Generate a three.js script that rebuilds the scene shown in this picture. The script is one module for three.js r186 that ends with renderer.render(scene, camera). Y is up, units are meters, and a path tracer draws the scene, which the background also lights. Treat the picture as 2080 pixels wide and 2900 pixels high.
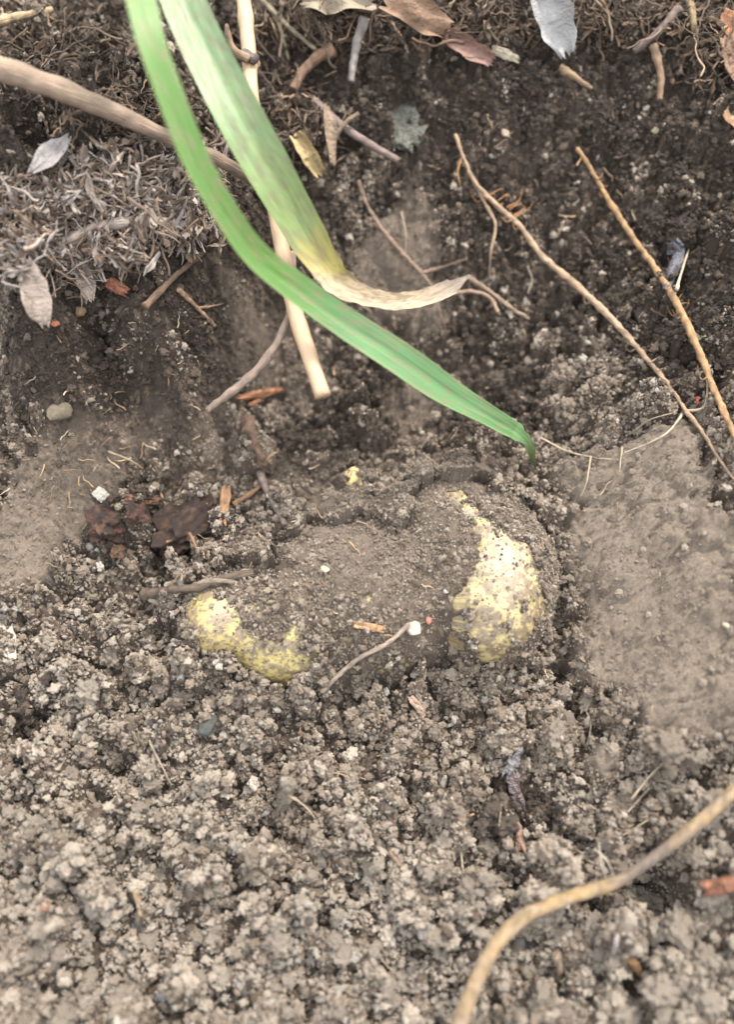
import * as THREE from 'three';
import { ImprovedNoise } from 'three/addons/math/ImprovedNoise.js';
import { mergeVertices, mergeGeometries } from 'three/addons/utils/BufferGeometryUtils.js';

// ------------------------------------------------------------------ camera, sky, sun, exposure
const scene = new THREE.Scene();
const FOV = 60, PITCH = 57 * Math.PI / 180, DIST = 0.19;
const camera = new THREE.PerspectiveCamera(FOV, 735 / 1024, 0.01, 200);
camera.position.set(0, DIST * Math.sin(PITCH), DIST * Math.cos(PITCH));
camera.lookAt(0, 0, 0);
camera.focus = 0.171;
camera.userData.fStop = 5.6;
scene.add(camera);
{
  const w = 64, h = 32, data = new Float32Array(w * h * 4);
  for (let j = 0; j < h; j++) for (let i = 0; i < w; i++) {
    const el = ((j + 0.5) / h - 0.5) * Math.PI, s = Math.max(0, Math.sin(el));
    const L = 0.9 * (1 + 2 * s) / 3;
    const k = (j * w + i) * 4;
    data[k] = L; data[k + 1] = L; data[k + 2] = L * 0.99; data[k + 3] = 1;
  }
  const sky = new THREE.DataTexture(data, w, h, THREE.RGBAFormat, THREE.FloatType);
  sky.mapping = THREE.EquirectangularReflectionMapping; sky.magFilter = THREE.LinearFilter; sky.needsUpdate = true;
  scene.background = sky; scene.environment = sky;
}
const sun = new THREE.DirectionalLight(0xfff3e2, 1.5);
sun.position.set(0.40, 1.0, -0.42); sun.target.position.set(0, 0, 0);
sun.castShadow = true; sun.shadow.radius = 20; sun.shadow.mapSize.set(2048, 2048);
Object.assign(sun.shadow.camera, { left: -0.3, right: 0.3, top: 0.3, bottom: -0.3, near: 0.1, far: 3 });
scene.add(sun, sun.target);
const renderer = new THREE.WebGLRenderer();
renderer.toneMapping = THREE.LinearToneMapping;
renderer.toneMappingExposure = 6.9;
renderer.shadowMap.enabled = true;

// ------------------------------------------------------------------ helpers
const V3 = THREE.Vector3;
let seed = 7;
const rnd = () => { seed = (seed + 0x6D2B79F5) | 0; let t = Math.imul(seed ^ (seed >>> 15), 1 | seed); t = (t + Math.imul(t ^ (t >>> 7), 61 | t)) ^ t; return ((t ^ (t >>> 14)) >>> 0) / 4294967296; };
const rr = (a, b) => a + (b - a) * rnd();
const gauss = () => (rnd() + rnd() + rnd() + rnd() - 2) * 0.87;
const clamp = (x, a, b) => x < a ? a : x > b ? b : x;
const sstep = (a, b, x) => { const t = clamp((x - a) / (b - a), 0, 1); return t * t * (3 - 2 * t); };
const mix = (a, b, t) => a + (b - a) * t;
const P = new ImprovedNoise();
const noise = (x, y, z) => P.noise(x + 100.3, y + 50.7, z + 20.1);
const fbm = (x, y, z, o = 3) => { let a = 1, s = 0, f = 1; for (let i = 0; i < o; i++) { s += a * noise(x * f, y * f, z * f + i * 7.3); a *= 0.5; f *= 2.03; } return s; };

// the photograph's 1627 x 2268 display pixels as directions
const KPX = 1134 / Math.tan(FOV / 2 * Math.PI / 180);
const fwd = new V3(0, -Math.sin(PITCH), -Math.cos(PITCH)), upv = new V3(0, Math.cos(PITCH), -Math.sin(PITCH));
const px = (u, v, d) => new V3((u - 813.5) / KPX * d, 0, 0).addScaledVector(upv, (1134 - v) / KPX * d).addScaledVector(fwd, d).add(camera.position);
const project = p => { const q = p.clone().sub(camera.position), d = q.dot(fwd); return [813.5 + q.x / d * KPX, 1134 - q.dot(upv) / d * KPX, d]; };

// naming and tagging
const taken = {};
const numbered = n => { const k = taken[n] = (taken[n] ?? -1) + 1; return k ? n + '_' + String(k).padStart(3, '0') : n; };
function tag(o, label, category, group, kind) {
  o.userData.label = label; if (category) o.userData.category = category;
  if (group) o.userData.group = group; if (kind) o.userData.kind = kind; return o;
}
function shade(o) { o.traverse(m => { if (m.isMesh) { m.castShadow = true; m.receiveShadow = true; } }); return o; }
// a single-mesh thing: geometry in world space is moved to its own base
function thing(name, geo, mat, label, category, group) {
  geo.computeBoundingBox(); const b = geo.boundingBox, c = b.getCenter(new V3()); c.y = b.min.y;
  geo.translate(-c.x, -c.y, -c.z);
  const m = new THREE.Mesh(geo, mat); m.name = numbered(name); m.position.copy(c);
  tag(m, label, category, group); scene.add(shade(m)); return m;
}
// a thing with parts: [name, world geometry, material, label?, subparts?]
function assembly(name, parts, label, category, group) {
  const box = new THREE.Box3(); for (const [, g] of parts) { g.computeBoundingBox(); box.union(g.boundingBox); }
  const c = box.getCenter(new V3()); c.y = box.min.y;
  const r = new THREE.Group(); r.name = numbered(name); r.position.copy(c);
  for (const [n, g, m, l, subs] of parts) {
    g.translate(-c.x, -c.y, -c.z); const o = new THREE.Mesh(g, m); o.name = n; if (l) o.userData.label = l; r.add(o);
    for (const [sn, sg, sm] of subs ?? []) { sg.translate(-c.x, -c.y, -c.z); const s = new THREE.Mesh(sg, sm); s.name = sn; o.add(s); }
  }
  tag(r, label, category, group); scene.add(shade(r)); return r;
}

// ------------------------------------------------------------------ textures (grain only)
function noiseTex(n, fn, srgb) {
  const d = new Uint8Array(n * n * 4);
  for (let j = 0; j < n; j++) for (let i = 0; i < n; i++) { const v = fn(i / n, j / n); const k = (j * n + i) * 4; for (let c = 0; c < 3; c++) d[k + c] = clamp((v.length ? v[c] : v) * 255, 0, 255); d[k + 3] = 255; }
  const t = new THREE.DataTexture(d, n, n); t.wrapS = t.wrapT = THREE.RepeatWrapping; t.magFilter = THREE.LinearFilter; t.minFilter = THREE.LinearMipmapLinearFilter; t.generateMipmaps = true; if (srgb) t.colorSpace = THREE.SRGBColorSpace; t.needsUpdate = true; return t;
}
// tileable noise on a torus
const tn = (u, v, f, s = 0) => { const a = u * 6.28318, b = v * 6.28318, R = f / 6.28318; return 0.5 * (noise(Math.cos(a) * R + s, Math.sin(a) * R, Math.cos(b) * R) + noise(Math.sin(b) * R, Math.cos(a) * R + s + 9, Math.sin(a) * R)); };
const grainTex = noiseTex(512, (u, v) => 0.5 + 0.55 * tn(u, v, 40) + 0.4 * tn(u, v, 90, 3) + 0.3 * tn(u, v, 170, 5));
const fibreTex = noiseTex(512, (u, v) => { const a = u * 6.28318; return 0.5 + 0.45 * noise(Math.cos(a) * 5, Math.sin(a) * 5, Math.sin(v * 6.28318) * 1.1) + 0.4 * noise(Math.cos(a) * 13, Math.sin(a) * 13, Math.cos(v * 6.28318) * 2.3) + 0.2 * noise(Math.cos(a) * 22, Math.sin(a) * 22, Math.sin(v * 6.28318) * 9); });
const rep = (t, a, b) => { const c = t.clone(); c.repeat.set(a, b); c.needsUpdate = true; return c; };
const soilMat = new THREE.MeshStandardMaterial({ vertexColors: true, roughness: 0.95, bumpMap: rep(grainTex, 45, 45), bumpScale: 0.0004 });
const crumbMat = new THREE.MeshStandardMaterial({ color: 0xffffff, roughness: 0.92, bumpMap: rep(grainTex, 1, 1), bumpScale: 0.0002 });
const woodMat = (o = {}) => new THREE.MeshStandardMaterial({ vertexColors: true, roughness: 0.85, bumpMap: rep(fibreTex, 1, 60), bumpScale: 0.0003, ...o });
const rootMat = new THREE.MeshStandardMaterial({ vertexColors: true, color: new THREE.Color().setRGB(.85, .82, .78), roughness: 0.85, bumpMap: rep(grainTex, 1, 80), bumpScale: 0.0002 });
const stickMat = woodMat({ color: new THREE.Color().setRGB(.72, .72, .72) });
const strawMat = woodMat({ roughness: 0.6, bumpScale: 0.00012 });
const chipMat = woodMat({ color: new THREE.Color().setRGB(.72, .7, .7), bumpMap: rep(fibreTex, 60, 12), bumpScale: 0.0004, roughness: 0.75 });
const darkChipMat = woodMat({ bumpMap: rep(grainTex, 30, 30), bumpScale: 0.0006, roughness: 0.55 });
const leafMat = new THREE.MeshPhysicalMaterial({ vertexColors: true, roughness: 0.85, bumpMap: rep(grainTex, 25, 25), bumpScale: 0.0004 });
const grassMat = new THREE.MeshPhysicalMaterial({ vertexColors: true, roughness: 0.38, ior: 1.5, transmission: 0.35, thickness: 0, bumpMap: rep(fibreTex, 2, 6), bumpScale: 0.00007 });
const stoneMat = new THREE.MeshStandardMaterial({ vertexColors: true, roughness: 0.7, bumpMap: rep(grainTex, 2, 2), bumpScale: 0.0002 });
const tuberMat = new THREE.MeshPhysicalMaterial({ vertexColors: true, roughness: 0.42, bumpMap: grainTex, bumpScale: 0.00012, clearcoat: 0.15, clearcoatRoughness: 0.4 });

// ------------------------------------------------------------------ terrain: a dug hollow below a bank
// control points: photo direction and distance along the view axis
const ctrl = [
  [0, 2268, .151], [400, 2268, .152], [813, 2268, .152], [1250, 2268, .150], [1627, 2268, .147],
  [0, 1950, .158], [400, 1950, .160], [813, 1950, .161], [1250, 1950, .158], [1627, 1950, .151],
  [0, 1650, .165], [400, 1650, .168], [813, 1620, .170], [1250, 1650, .166], [1627, 1650, .155],
  [0, 1400, .168], [300, 1380, .174], [813, 1520, .175], [1260, 1400, .174], [1450, 1400, .165], [1627, 1350, .158],
  [0, 1150, .171], [250, 1150, .180], [560, 1210, .175], [813, 1150, .1768], [1060, 1060, .1782], [1290, 1200, .176], [1350, 1150, .173], [1627, 1100, .164],
  [0, 900, .174], [300, 900, .185], [560, 900, .191], [813, 900, .193], [1100, 900, .190], [1400, 900, .180], [1627, 850, .172],
  [0, 770, .178], [250, 780, .184], [500, 720, .190], [813, 680, .194], [1150, 680, .193], [1627, 620, .180],
  [60, 590, .157], [250, 570, .159], [450, 530, .173], [813, 480, .193], [1150, 450, .192], [1400, 400, .189], [1627, 380, .185],
  [0, 400, .161], [250, 380, .166], [500, 300, .186], [813, 280, .190], [1200, 250, .189], [1627, 200, .185],
  [0, 150, .181], [300, 100, .187], [700, 60, .187], [1100, 40, .186], [1627, 0, .183],
].map(([u, v, d]) => px(u, v, d));
for (const [x, z, y] of [[-.3, -.2, .085], [0, -.22, .078], [.3, -.2, .075], [-.3, .05, .05], [.3, .05, .045], [-.25, .3, .0], [0, .3, -.01], [.25, .3, .0], [0, -.14, .068], [-.1, -.13, .072], [.1, -.13, .068], [-.14, -.03, .06], [.14, -.03, .05], [.13, .06, .015], [-.13, .06, .012], [0, .15, -.016]]) ctrl.push(new V3(x, y, z));
const tps = (() => {
  const n = ctrl.length, N = n + 3, A = [], K = r2 => r2 < 1e-14 ? 0 : r2 * Math.log(r2) * 0.5;
  for (let i = 0; i < N; i++) A.push(new Float64Array(N + 1));
  for (let i = 0; i < n; i++) {
    for (let j = 0; j < n; j++) { const dx = (ctrl[i].x - ctrl[j].x) * 10, dz = (ctrl[i].z - ctrl[j].z) * 10; A[i][j] = K(dx * dx + dz * dz) + (i === j ? 0.004 : 0); }
    A[i][n] = A[n][i] = 1; A[i][n + 1] = A[n + 1][i] = ctrl[i].x * 10; A[i][n + 2] = A[n + 2][i] = ctrl[i].z * 10; A[i][N] = ctrl[i].y;
  }
  for (let c = 0; c < N; c++) {
    let p = c; for (let i = c + 1; i < N; i++) if (Math.abs(A[i][c]) > Math.abs(A[p][c])) p = i;
    [A[c], A[p]] = [A[p], A[c]];
    for (let i = 0; i < N; i++) if (i !== c && A[i][c]) { const f = A[i][c] / A[c][c]; for (let j = c; j <= N; j++) A[i][j] -= f * A[c][j]; }
  }
  const w = A.map((r, i) => r[N] / r[i]);
  return (x, z) => { let s = w[n] + w[n + 1] * x * 10 + w[n + 2] * z * 10; for (let i = 0; i < n; i++) { const dx = (x - ctrl[i].x) * 10, dz = (z - ctrl[i].z) * 10; s += w[i] * K(dx * dx + dz * dz); } return s; };
})();
const base0 = (x, z) => {
  const q = Math.hypot(x, z), k = sstep(0.16, 0.34, q);
  const far = 0.07 - 0.08 * sstep(-0.1, 0.2, z) * (1 - sstep(0.6, 1.5, q)) + 0.012 * noise(x * 3, z * 3, 1) * sstep(.3, .8, q);
  return k >= 1 ? far : mix(tps(x, z), far, k);
};
function castOn(f, u, v) {
  const a = px(u, v, 0.08), b = px(u, v, 0.30), p = new V3(); let prev = 0;
  for (let i = 1; i <= 440; i++) {
    p.lerpVectors(a, b, i / 440);
    if (p.y < f(p.x, p.z)) { let lo = (i - 1) / 440, hi = i / 440; for (let k = 0; k < 10; k++) { const m = (lo + hi) / 2; p.lerpVectors(a, b, m); p.y < f(p.x, p.z) ? hi = m : lo = m; } return p.lerpVectors(a, b, hi); }
  }
  return b;
}
// soft world-space patches, each set down where the photo shows it
const patches = list => list.map(([u, v, r, s = 1]) => { const p = castOn(base0, u, v); return [p.x, p.z, r * project(p)[2] / KPX, s]; });
const field = (bl, x, z) => { let m = 0; for (const [bx, bz, r, s] of bl) { const dx = x - bx, dz = z - bz, q = (dx * dx + dz * dz) / (r * r); if (q < 1.7) { const w = s * Math.exp(-q * 1.6) * (1 - q / 1.7); m = m + w - m * w; } } return m; };
const smoothZ = patches([[1450, 1100, 170], [1400, 1300, 170], [1560, 1400, 170], [1450, 1510, 130], [1300, 1050, 100], [1560, 1220, 140], [1340, 1680, 60], [1380, 1780, 60], [100, 1150, 130], [60, 1260, 100], [200, 1000, 110], [350, 880, 100, .5], [850, 620, 130], [900, 520, 110], [560, 750, 90, .7], [950, 700, 90], [280, 960, 90, .5], [1480, 1000, 120], [530, 690, 80, .6], [1330, 1190, 120], [1400, 1420, 150], [1560, 1560, 120], [1480, 1620, 80], [150, 1080, 130], [30, 1200, 120], [330, 960, 100, .5]]);
const pressed = (x, z) => sstep(.25, .78, field(smoothZ, x, z) + .28 * noise(x * 110, z * 110, 71) + .26 * noise(x * 330, z * 330, 72) + .12 * noise(x * 800, z * 800, 73));
const humusZ = patches([[1200, 250, 330], [1500, 350, 330], [1500, 640, 220], [1000, 330, 190], [150, 200, 270], [400, 660, 170], [150, 780, 160], [600, 200, 220], [330, 1190, 120], [680, 1000, 120], [1600, 100, 260], [900, 80, 260], [1300, 650, 170], [760, 960, 110], [60, 350, 160], [1130, 900, 110], [1150, 1780, 110, .8], [60, 1590, 60, .8], [1560, 780, 160], [1400, 520, 220], [1180, 480, 160], [1050, 760, 120], [520, 500, 150], [640, 480, 120], [820, 200, 200], [300, 760, 140], [470, 800, 100, .7], [850, 870, 120, .7], [1000, 950, 100, .7], [150, 900, 220, .55], [400, 930, 220, .55], [600, 800, 220, .5], [850, 700, 220, .5], [100, 1100, 160, .4], [700, 1050, 160, .4], [1050, 1000, 120, .4]]);
const dryZ = patches([[100, 2100, 260], [500, 2200, 260], [1350, 2150, 220], [1560, 2100, 160], [1500, 2250, 180], [200, 1800, 160], [700, 2000, 150], [180, 1560, 90], [1450, 1350, 160], [1250, 1800, 120], [300, 2000, 300], [900, 2200, 300], [60, 1850, 200], [1100, 2050, 220], [1580, 1850, 160], [450, 1750, 200], [850, 1900, 200], [150, 1500, 160], [1560, 1200, 150], [1550, 1600, 150]]);
const fineZ = patches([[820, 1250, 300], [700, 1050, 200], [1000, 1050, 180], [600, 850, 200], [950, 850, 160], [450, 1000, 130]]);
const cavity = patches([[1470, 1950, 70, 14], [1510, 1985, 44, 9], [1240, 1300, 22, 5], [1235, 1390, 24, 4], [1250, 1480, 26, 5], [1290, 1560, 28, 5], [1340, 1620, 26, 5], [1190, 2080, 45, 5], [1240, 2170, 38, 4], [880, 1600, 55, 4], [990, 1590, 45, 4], [1310, 1850, 35, 3], [260, 1690, 30, 3], [540, 2230, 45, 4], [780, 1960, 40, 3], [380, 2100, 40, 3], [1470, 2130, 36, 3], [640, 1930, 35, 3], [1050, 1700, 40, 3], [270, 1840, 35, 3], [1000, 1980, 40, 3], [1540, 1740, 45, 4], [360, 1150, 45, 2], [500, 60, 60, 6], [620, 110, 50, 6], [700, 180, 50, 5], [60, 300, 80, 6], [250, 140, 60, 5], [1010, 150, 70, 5], [1180, 80, 60, 5], [1350, 90, 70, 5], [900, 180, 60, 4], [1180, 380, 70, 4], [1350, 470, 70, 4], [1560, 420, 80, 4], [1500, 130, 60, 5], [330, 690, 70, 5], [200, 720, 60, 4], [1230, 660, 50, 3], [1120, 800, 50, 3], [450, 830, 40, 3], [420, 720, 40, 3], [150, 1700, 30, 4], [420, 1780, 34, 4], [700, 1740, 34, 4], [900, 1760, 40, 4], [1130, 1950, 40, 4], [530, 1960, 40, 4], [200, 2030, 40, 4], [90, 2160, 44, 4], [700, 2240, 44, 4], [960, 2210, 40, 4], [1330, 1990, 44, 5], [1400, 2180, 34, 4], [480, 1700, 30, 4], [780, 1580, 40, 4], [1120, 1560, 34, 4], [330, 1900, 34, 4]]);

// the buried tuber as joined ellipsoids
const lobes = [[1085, 1280, .1757, .0126, .0125, .0175], [1005, 1190, .180, .011, .0105, .012], [800, 1320, .1795, .026, .0135, .016], [625, 1415, .1738, .0105, .0095, .0092], [660, 1390, .1745, .012, .010, .010], [487, 1375, .1722, .0072, .0078, .0085], [585, 1370, .177, .013, .0115, .011]].map(([u, v, d, a, b, c]) => [px(u, v, d), a, b, c]);
function tuberSD(x, y, z) {
  let m = 1;
  for (const [c, a, b, e] of lobes) {
    const X = x - c.x, Y = y - c.y, Z = z - c.z;
    const k0 = Math.hypot(X / a, Y / b, Z / e), k1 = Math.hypot(X / a / a, Y / b / b, Z / e / e), d = k0 * (k0 - 1) / (k1 + 1e-9);
    const k = 0.0028, h = clamp(0.5 + 0.5 * (m - d) / k, 0, 1); m = mix(m, d, h) - k * h * (1 - h);
  }
  return m + 0.0004 * noise(x * 210, y * 210, z * 210) + 0.00008 * noise(x * 700, y * 700, z * 700);
}
const tuberTop = (x, z) => { let y = 0.045; for (let i = 0; i < 60; i++) { const d = tuberSD(x, y, z); if (d < 0.00003) return y; y -= Math.max(d * 0.8, 0.00003); if (y < -0.03) break; } return -1; };
// where the skin shows through the soil
const baseT = (x, z) => Math.max(base0(x, z), (x > -.05 && x < .05 && z > -.02 && z < .06) ? tuberTop(x, z) : -1);
const bareZ = [[440, 1345, 40, 1.1], [480, 1375, 48, 1.1], [505, 1405, 34], [470, 1425, 26], [560, 1440, 38], [560, 1485, 38, 1.2], [600, 1455, 32], [640, 1485, 44, 1.2], [690, 1470, 24], [650, 1410, 24], [615, 1490, 34, 1.1], [585, 1310, 16, .7], [555, 1350, 15, .7], [1010, 1100, 28], [1040, 1130, 24], [1070, 1165, 26], [1100, 1205, 44, 1.05], [1150, 1225, 40], [1110, 1260, 54, 1.1], [1160, 1280, 48], [1060, 1300, 36], [1085, 1340, 42], [1130, 1330, 44, 1.05], [1190, 1335, 38], [1020, 1335, 22], [1020, 1385, 22], [1070, 1390, 36], [1090, 1440, 34, 1.15], [1160, 1390, 34], [1110, 1420, 30], [815, 1330, 12, .7], [770, 1420, 16, .7]].map(([u, v, r, s = 1]) => { const p = castOn(baseT, u, v); return [p.x, p.y, p.z, r * project(p)[2] / KPX * (u < 760 ? 1.38 : 1.18), s]; });
function cover(x, y, z) {
  let m = 0;
  for (const [bx, by, bz, r, s] of bareZ) { const q = ((x - bx) ** 2 + (y - by) ** 2 * .7 + (z - bz) ** 2) / (r * r); if (q < 1.7) { const w = s * Math.exp(-q * 1.5) * (1 - q / 1.7); m = Math.max(m, w) + 0.25 * Math.min(m, w); } }
  const n = 0.45 * noise(x * 330, y * 330, z * 330) + 0.5 * noise(x * 700, y * 700, z * 700) + 0.4 * noise(x * 1400, y * 1400, z * 1400);
  const c = 0.0013 - 0.0044 * m + 0.0030 * n * (.3 + .7 * sstep(.1, .5, m)); return c > 0 ? Math.min(c * .8, .0016) + Math.min(1, c / .001) * .0011 * Math.abs(noise(x * 260, y * 260, z * 260) + .5 * noise(x * 520, y * 520, z * 520)) : Math.max(c * 4 - .0006, -.005);
}
// height grid
const X0 = -0.098, X1 = 0.098, Z0 = -0.108, Z1 = 0.106, CELL = 0.00026;
const NX = Math.round((X1 - X0) / CELL) + 1, NZ = Math.round((Z1 - Z0) / CELL) + 1;
const H = new Float32Array(NX * NZ), BARE = new Float32Array(NX * NZ), ROUGH = new Float32Array(NX * NZ);
const ST = new Float32Array(NX * NZ), SR = new Float32Array(NX * NZ).fill(.5);
function stamp(x, z, r, on, id) {
  const i0 = Math.max(0, Math.ceil((x - r - X0) / CELL)), i1 = Math.min(NX - 1, Math.floor((x + r - X0) / CELL)), j0 = Math.max(0, Math.ceil((z - r - Z0) / CELL)), j1 = Math.min(NZ - 1, Math.floor((z + r - Z0) / CELL));
  if (i0 > i1 || j0 > j1) return; const kc = clamp(Math.round((z - Z0) / CELL), 0, NZ - 1) * NX + clamp(Math.round((x - X0) / CELL), 0, NX - 1), h0 = on === null ? r * rr(-.7, .45) : ST[kc] + r * on, ax = rr(.8, 1.2);
  for (let j = j0; j <= j1; j++) for (let i = i0; i <= i1; i++) { const X = X0 + i * CELL, Z = Z0 + j * CELL, q = (((X - x) * ax) ** 2 + ((Z - z) / ax) ** 2) / (r * r) * (1 + .7 * noise(X * .9 / r, Z * .9 / r, id * 9)); if (q < 1) { const v = h0 + r * .95 * Math.sqrt(1 - q), k = j * NX + i; if (v > ST[k]) { ST[k] = v; SR[k] = id; } } }
}
for (let i = 0; i < 2300; i++) stamp(rr(X0, X1), rr(Z0, Z1), rr(.0014, .0040) * Math.pow(rnd(), .3), null, rnd());
for (let i = 0; i < 9000; i++) stamp(rr(X0, X1), rr(Z0, Z1), rr(.0006, .0013), rr(-.55, .1), rnd());
for (let i = 0; i < 42000; i++) { const x = rr(X0, X1), z = rr(Z0, Z1), k = clamp(Math.round((z - Z0) / CELL), 0, NZ - 1) * NX + clamp(Math.round((x - X0) / CELL), 0, NX - 1); stamp(x, z, rr(.00035, .0007), rr(-.5, .2), clamp(SR[k] + gauss() * .15, 0, 1)); }
const billow = (x, z, s) => 1 - 2 * Math.abs(noise(x, z, s));
function relief(x, z) {
  const sm = pressed(x, z), fi = field(fineZ, x, z), ro = (1 - 0.85 * sm) * (1 - 0.55 * fi);
  let h = 0.0022 * fbm(x * 42, z * 42, 3, 2) * (1 - 0.5 * fi);
  h += ro * 0.0009 * billow(x * 120 + 3 * noise(x * 60, z * 60, 8), z * 120, 5) + (0.3 + 0.7 * ro) * 0.0002 * noise(x * 900, z * 900, 9);
  h += sm * (0.0017 + 0.0016 * fbm(x * 110, z * 110, 14, 2) + 0.0005 * noise(x * 420, z * 420, 15) + .0003 * noise(x * 1100 + 2 * noise(x * 200, z * 200, 3), z * 900, 16) + .0004 * Math.max(0, noise(x * 700, z * 700, 19) - .25) - .0008 * sstep(.92, 1, billow(x * 70 + noise(x * 260, z * 260, 4) * .35, z * 70, 18)));
  for (const [bx, bz, r, s] of cavity) { const dx = x - bx, dz = z - bz, q = (dx * dx + dz * dz) / (r * r); if (q < 2.2) h -= 0.0011 * s * Math.exp(-q * 1.5) * (1 - q / 2.2); }
  return [h, clamp(ro, 0, 1)];
}
const B0 = new Float32Array(NX * NZ); for (let j = 0; j < NZ; j++) for (let i = 0; i < NX; i++) B0[j * NX + i] = base0(X0 + i * CELL, Z0 + j * CELL);
for (let j = 0; j < NZ; j++) for (let i = 0; i < NX; i++) {
  const x = X0 + i * CELL, z = Z0 + j * CELL, k = j * NX + i, i1 = Math.min(i, NX - 2), j1 = Math.min(j, NZ - 2), sx = (B0[j1 * NX + i1 + 1] - B0[j1 * NX + i1]) / CELL, sz = (B0[(j1 + 1) * NX + i1] - B0[j1 * NX + i1]) / CELL, flat = Math.min(1, 1.25 / (1 + sx * sx + sz * sz));
  const [h, ro] = relief(x, z); let y = B0[k] + h * flat + (ST[k] - .0016) * mix(.1, 2.0, ro) * flat; let bare = 1;
  if (x > -.05 && x < .05 && z > -.022 && z < .06) { const t = tuberTop(x, z); if (t < y + .02) { const sd = tuberSD(x, y, z); if (sd > 0) y += .0046 * Math.exp(-((sd / .0036) ** 2)) * (1 + .8 * noise(x * 220, z * 220, 77)); } if (t > y - 0.001) { const c = cover(x, t, z); bare = c; const s = t + c; y = t > y ? s : Math.max(y, s); } }
  H[k] = y; BARE[k] = bare; ROUGH[k] = ro;
}
const sampleG = (G, x, z) => { const a = clamp((x - X0) / CELL, 0, NX - 1.001), b = clamp((z - Z0) / CELL, 0, NZ - 1.001), i = a | 0, j = b | 0, u = a - i, v = b - j, k = j * NX + i; return mix(mix(G[k], G[k + 1], u), mix(G[k + NX], G[k + NX + 1], u), v); };
const inGrid = (x, z) => x > X0 && x < X1 && z > Z0 && z < Z1;
const soilY = (x, z) => inGrid(x, z) ? sampleG(H, x, z) : base0(x, z) + relief(x, z)[0];
const soilN = (x, z, e = 0.0006) => new V3(soilY(x - e, z) - soilY(x + e, z), 2 * e, soilY(x, z - e) - soilY(x, z + e)).normalize();
const onSoil = (u, v, lift = 0) => { const p = castOn(soilY, u, v); return p.addScaledVector(soilN(p.x, p.z, .0015), lift); };

// soil tones: dry grey crumbs, damp brown ones, dark humus; mixed grain by grain
const TONE = { press: [.238, .192, .152], wet: [.075, .053, .038], brown: [.15, .108, .078], dry: [.43, .368, .305], mid: [.282, .224, .175], damp: [.110, .079, .058], humus: [.040, .026, .017], pale: [.50, .455, .40] };  // wet: used by the base mesh alone, shade painted into gaps between crumbs
function soilTone(x, z, r, out = [0, 0, 0], under = false) {
  const wx = x + .005 * noise(x * 90, z * 90, 51) + .003 * noise(x * 260, z * 260, 53), wz = z + .005 * noise(x * 90, z * 90, 52) + .003 * noise(x * 260, z * 260, 54);
  const hu = field(humusZ, wx, wz), dr = field(dryZ, wx, wz), sm = pressed(x, z);
  r = clamp(mix(r, inGrid(x, z) ? SR[Math.round((z - Z0) / CELL) * NX + Math.round((x - X0) / CELL)] : .5, .5) * 1.5 - .25, 0, 1);
  const n = 0.5 * noise(x * 70, z * 70, 31) + 0.35 * noise(x * 230, z * 230, 33);
  const a = clamp(hu * 1.45 + n * 0.7 * (1 - hu * .5), 0, 1);
  let t = r < 0.02 ? (a > .3 ? TONE.brown : TONE.pale) : r < 0.05 + 0.66 * a ? TONE.humus : r < 0.16 + 0.84 * a ? (r * 7 % 1 < .5 ? TONE.damp : TONE.brown) : (r > 0.78 - 0.45 * dr - 0.25 * n ? TONE.dry : TONE.mid);
  if (under && t !== TONE.humus) t = r < .35 ? TONE.wet : r < .8 ? TONE.damp : TONE.brown;  // painted shade: base mesh takes darker tones so gaps between crumbs look deep
  const s = 0.8 + 0.4 * ((r * 91.7) % 1);
  const k = Math.max(sm * (1 - hu) * 0.8, field(fineZ, wx, wz) * (1 - hu) * .5);
  for (let c = 0; c < 3; c++) out[c] = mix(t[c], TONE.press[c], k) * s;
  return out;
}
{
  const grow = (a, b, n0, far) => { const L = []; for (let i = 0; i < n0; i++) L.push(a + (b - a) * i / (n0 - 1)); let st = CELL, x = b; const R = []; while (x < far) { st *= 1.28; x += st; R.push(x); } st = CELL; x = a; const Lo = []; while (x > -far) { st *= 1.28; x -= st; Lo.unshift(x); } return [...Lo, ...L, ...R]; };
  const xs = grow(X0, X1, NX, 60), zs = grow(Z0, Z1, NZ, 60), nx = xs.length, nz = zs.length;
  const pos = new Float32Array(nx * nz * 3), uv = new Float32Array(nx * nz * 2), col = new Float32Array(nx * nz * 3), idx = new Uint32Array((nx - 1) * (nz - 1) * 6), t = [0, 0, 0];
  for (let j = 0; j < nz; j++) for (let i = 0; i < nx; i++) {
    const k = j * nx + i, x = xs[i], z = zs[j]; pos[k * 3] = x; pos[k * 3 + 1] = soilY(x, z) - (inGrid(x, z) ? 0 : 0); pos[k * 3 + 2] = z; uv[k * 2] = x * 5; uv[k * 2 + 1] = z * 5;
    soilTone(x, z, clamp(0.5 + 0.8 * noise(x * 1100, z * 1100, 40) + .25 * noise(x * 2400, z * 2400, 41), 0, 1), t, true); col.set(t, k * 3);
  }
  let q = 0; for (let j = 0; j < nz - 1; j++) for (let i = 0; i < nx - 1; i++) { const a = j * nx + i; idx[q++] = a; idx[q++] = a + nx; idx[q++] = a + 1; idx[q++] = a + 1; idx[q++] = a + nx; idx[q++] = a + nx + 1; }
  const g = new THREE.BufferGeometry(); g.setAttribute('position', new THREE.BufferAttribute(pos, 3)); g.setAttribute('uv', new THREE.BufferAttribute(uv, 2)); g.setAttribute('color', new THREE.BufferAttribute(col, 3)); g.setIndex(new THREE.BufferAttribute(idx, 1)); g.computeVertexNormals();
  const m = new THREE.Mesh(g, soilMat); m.name = 'ground'; m.castShadow = m.receiveShadow = true; tag(m, 'grey brown soil of a dug hollow with a dark bank behind', 'soil', null, 'structure'); scene.add(m);
}

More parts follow.
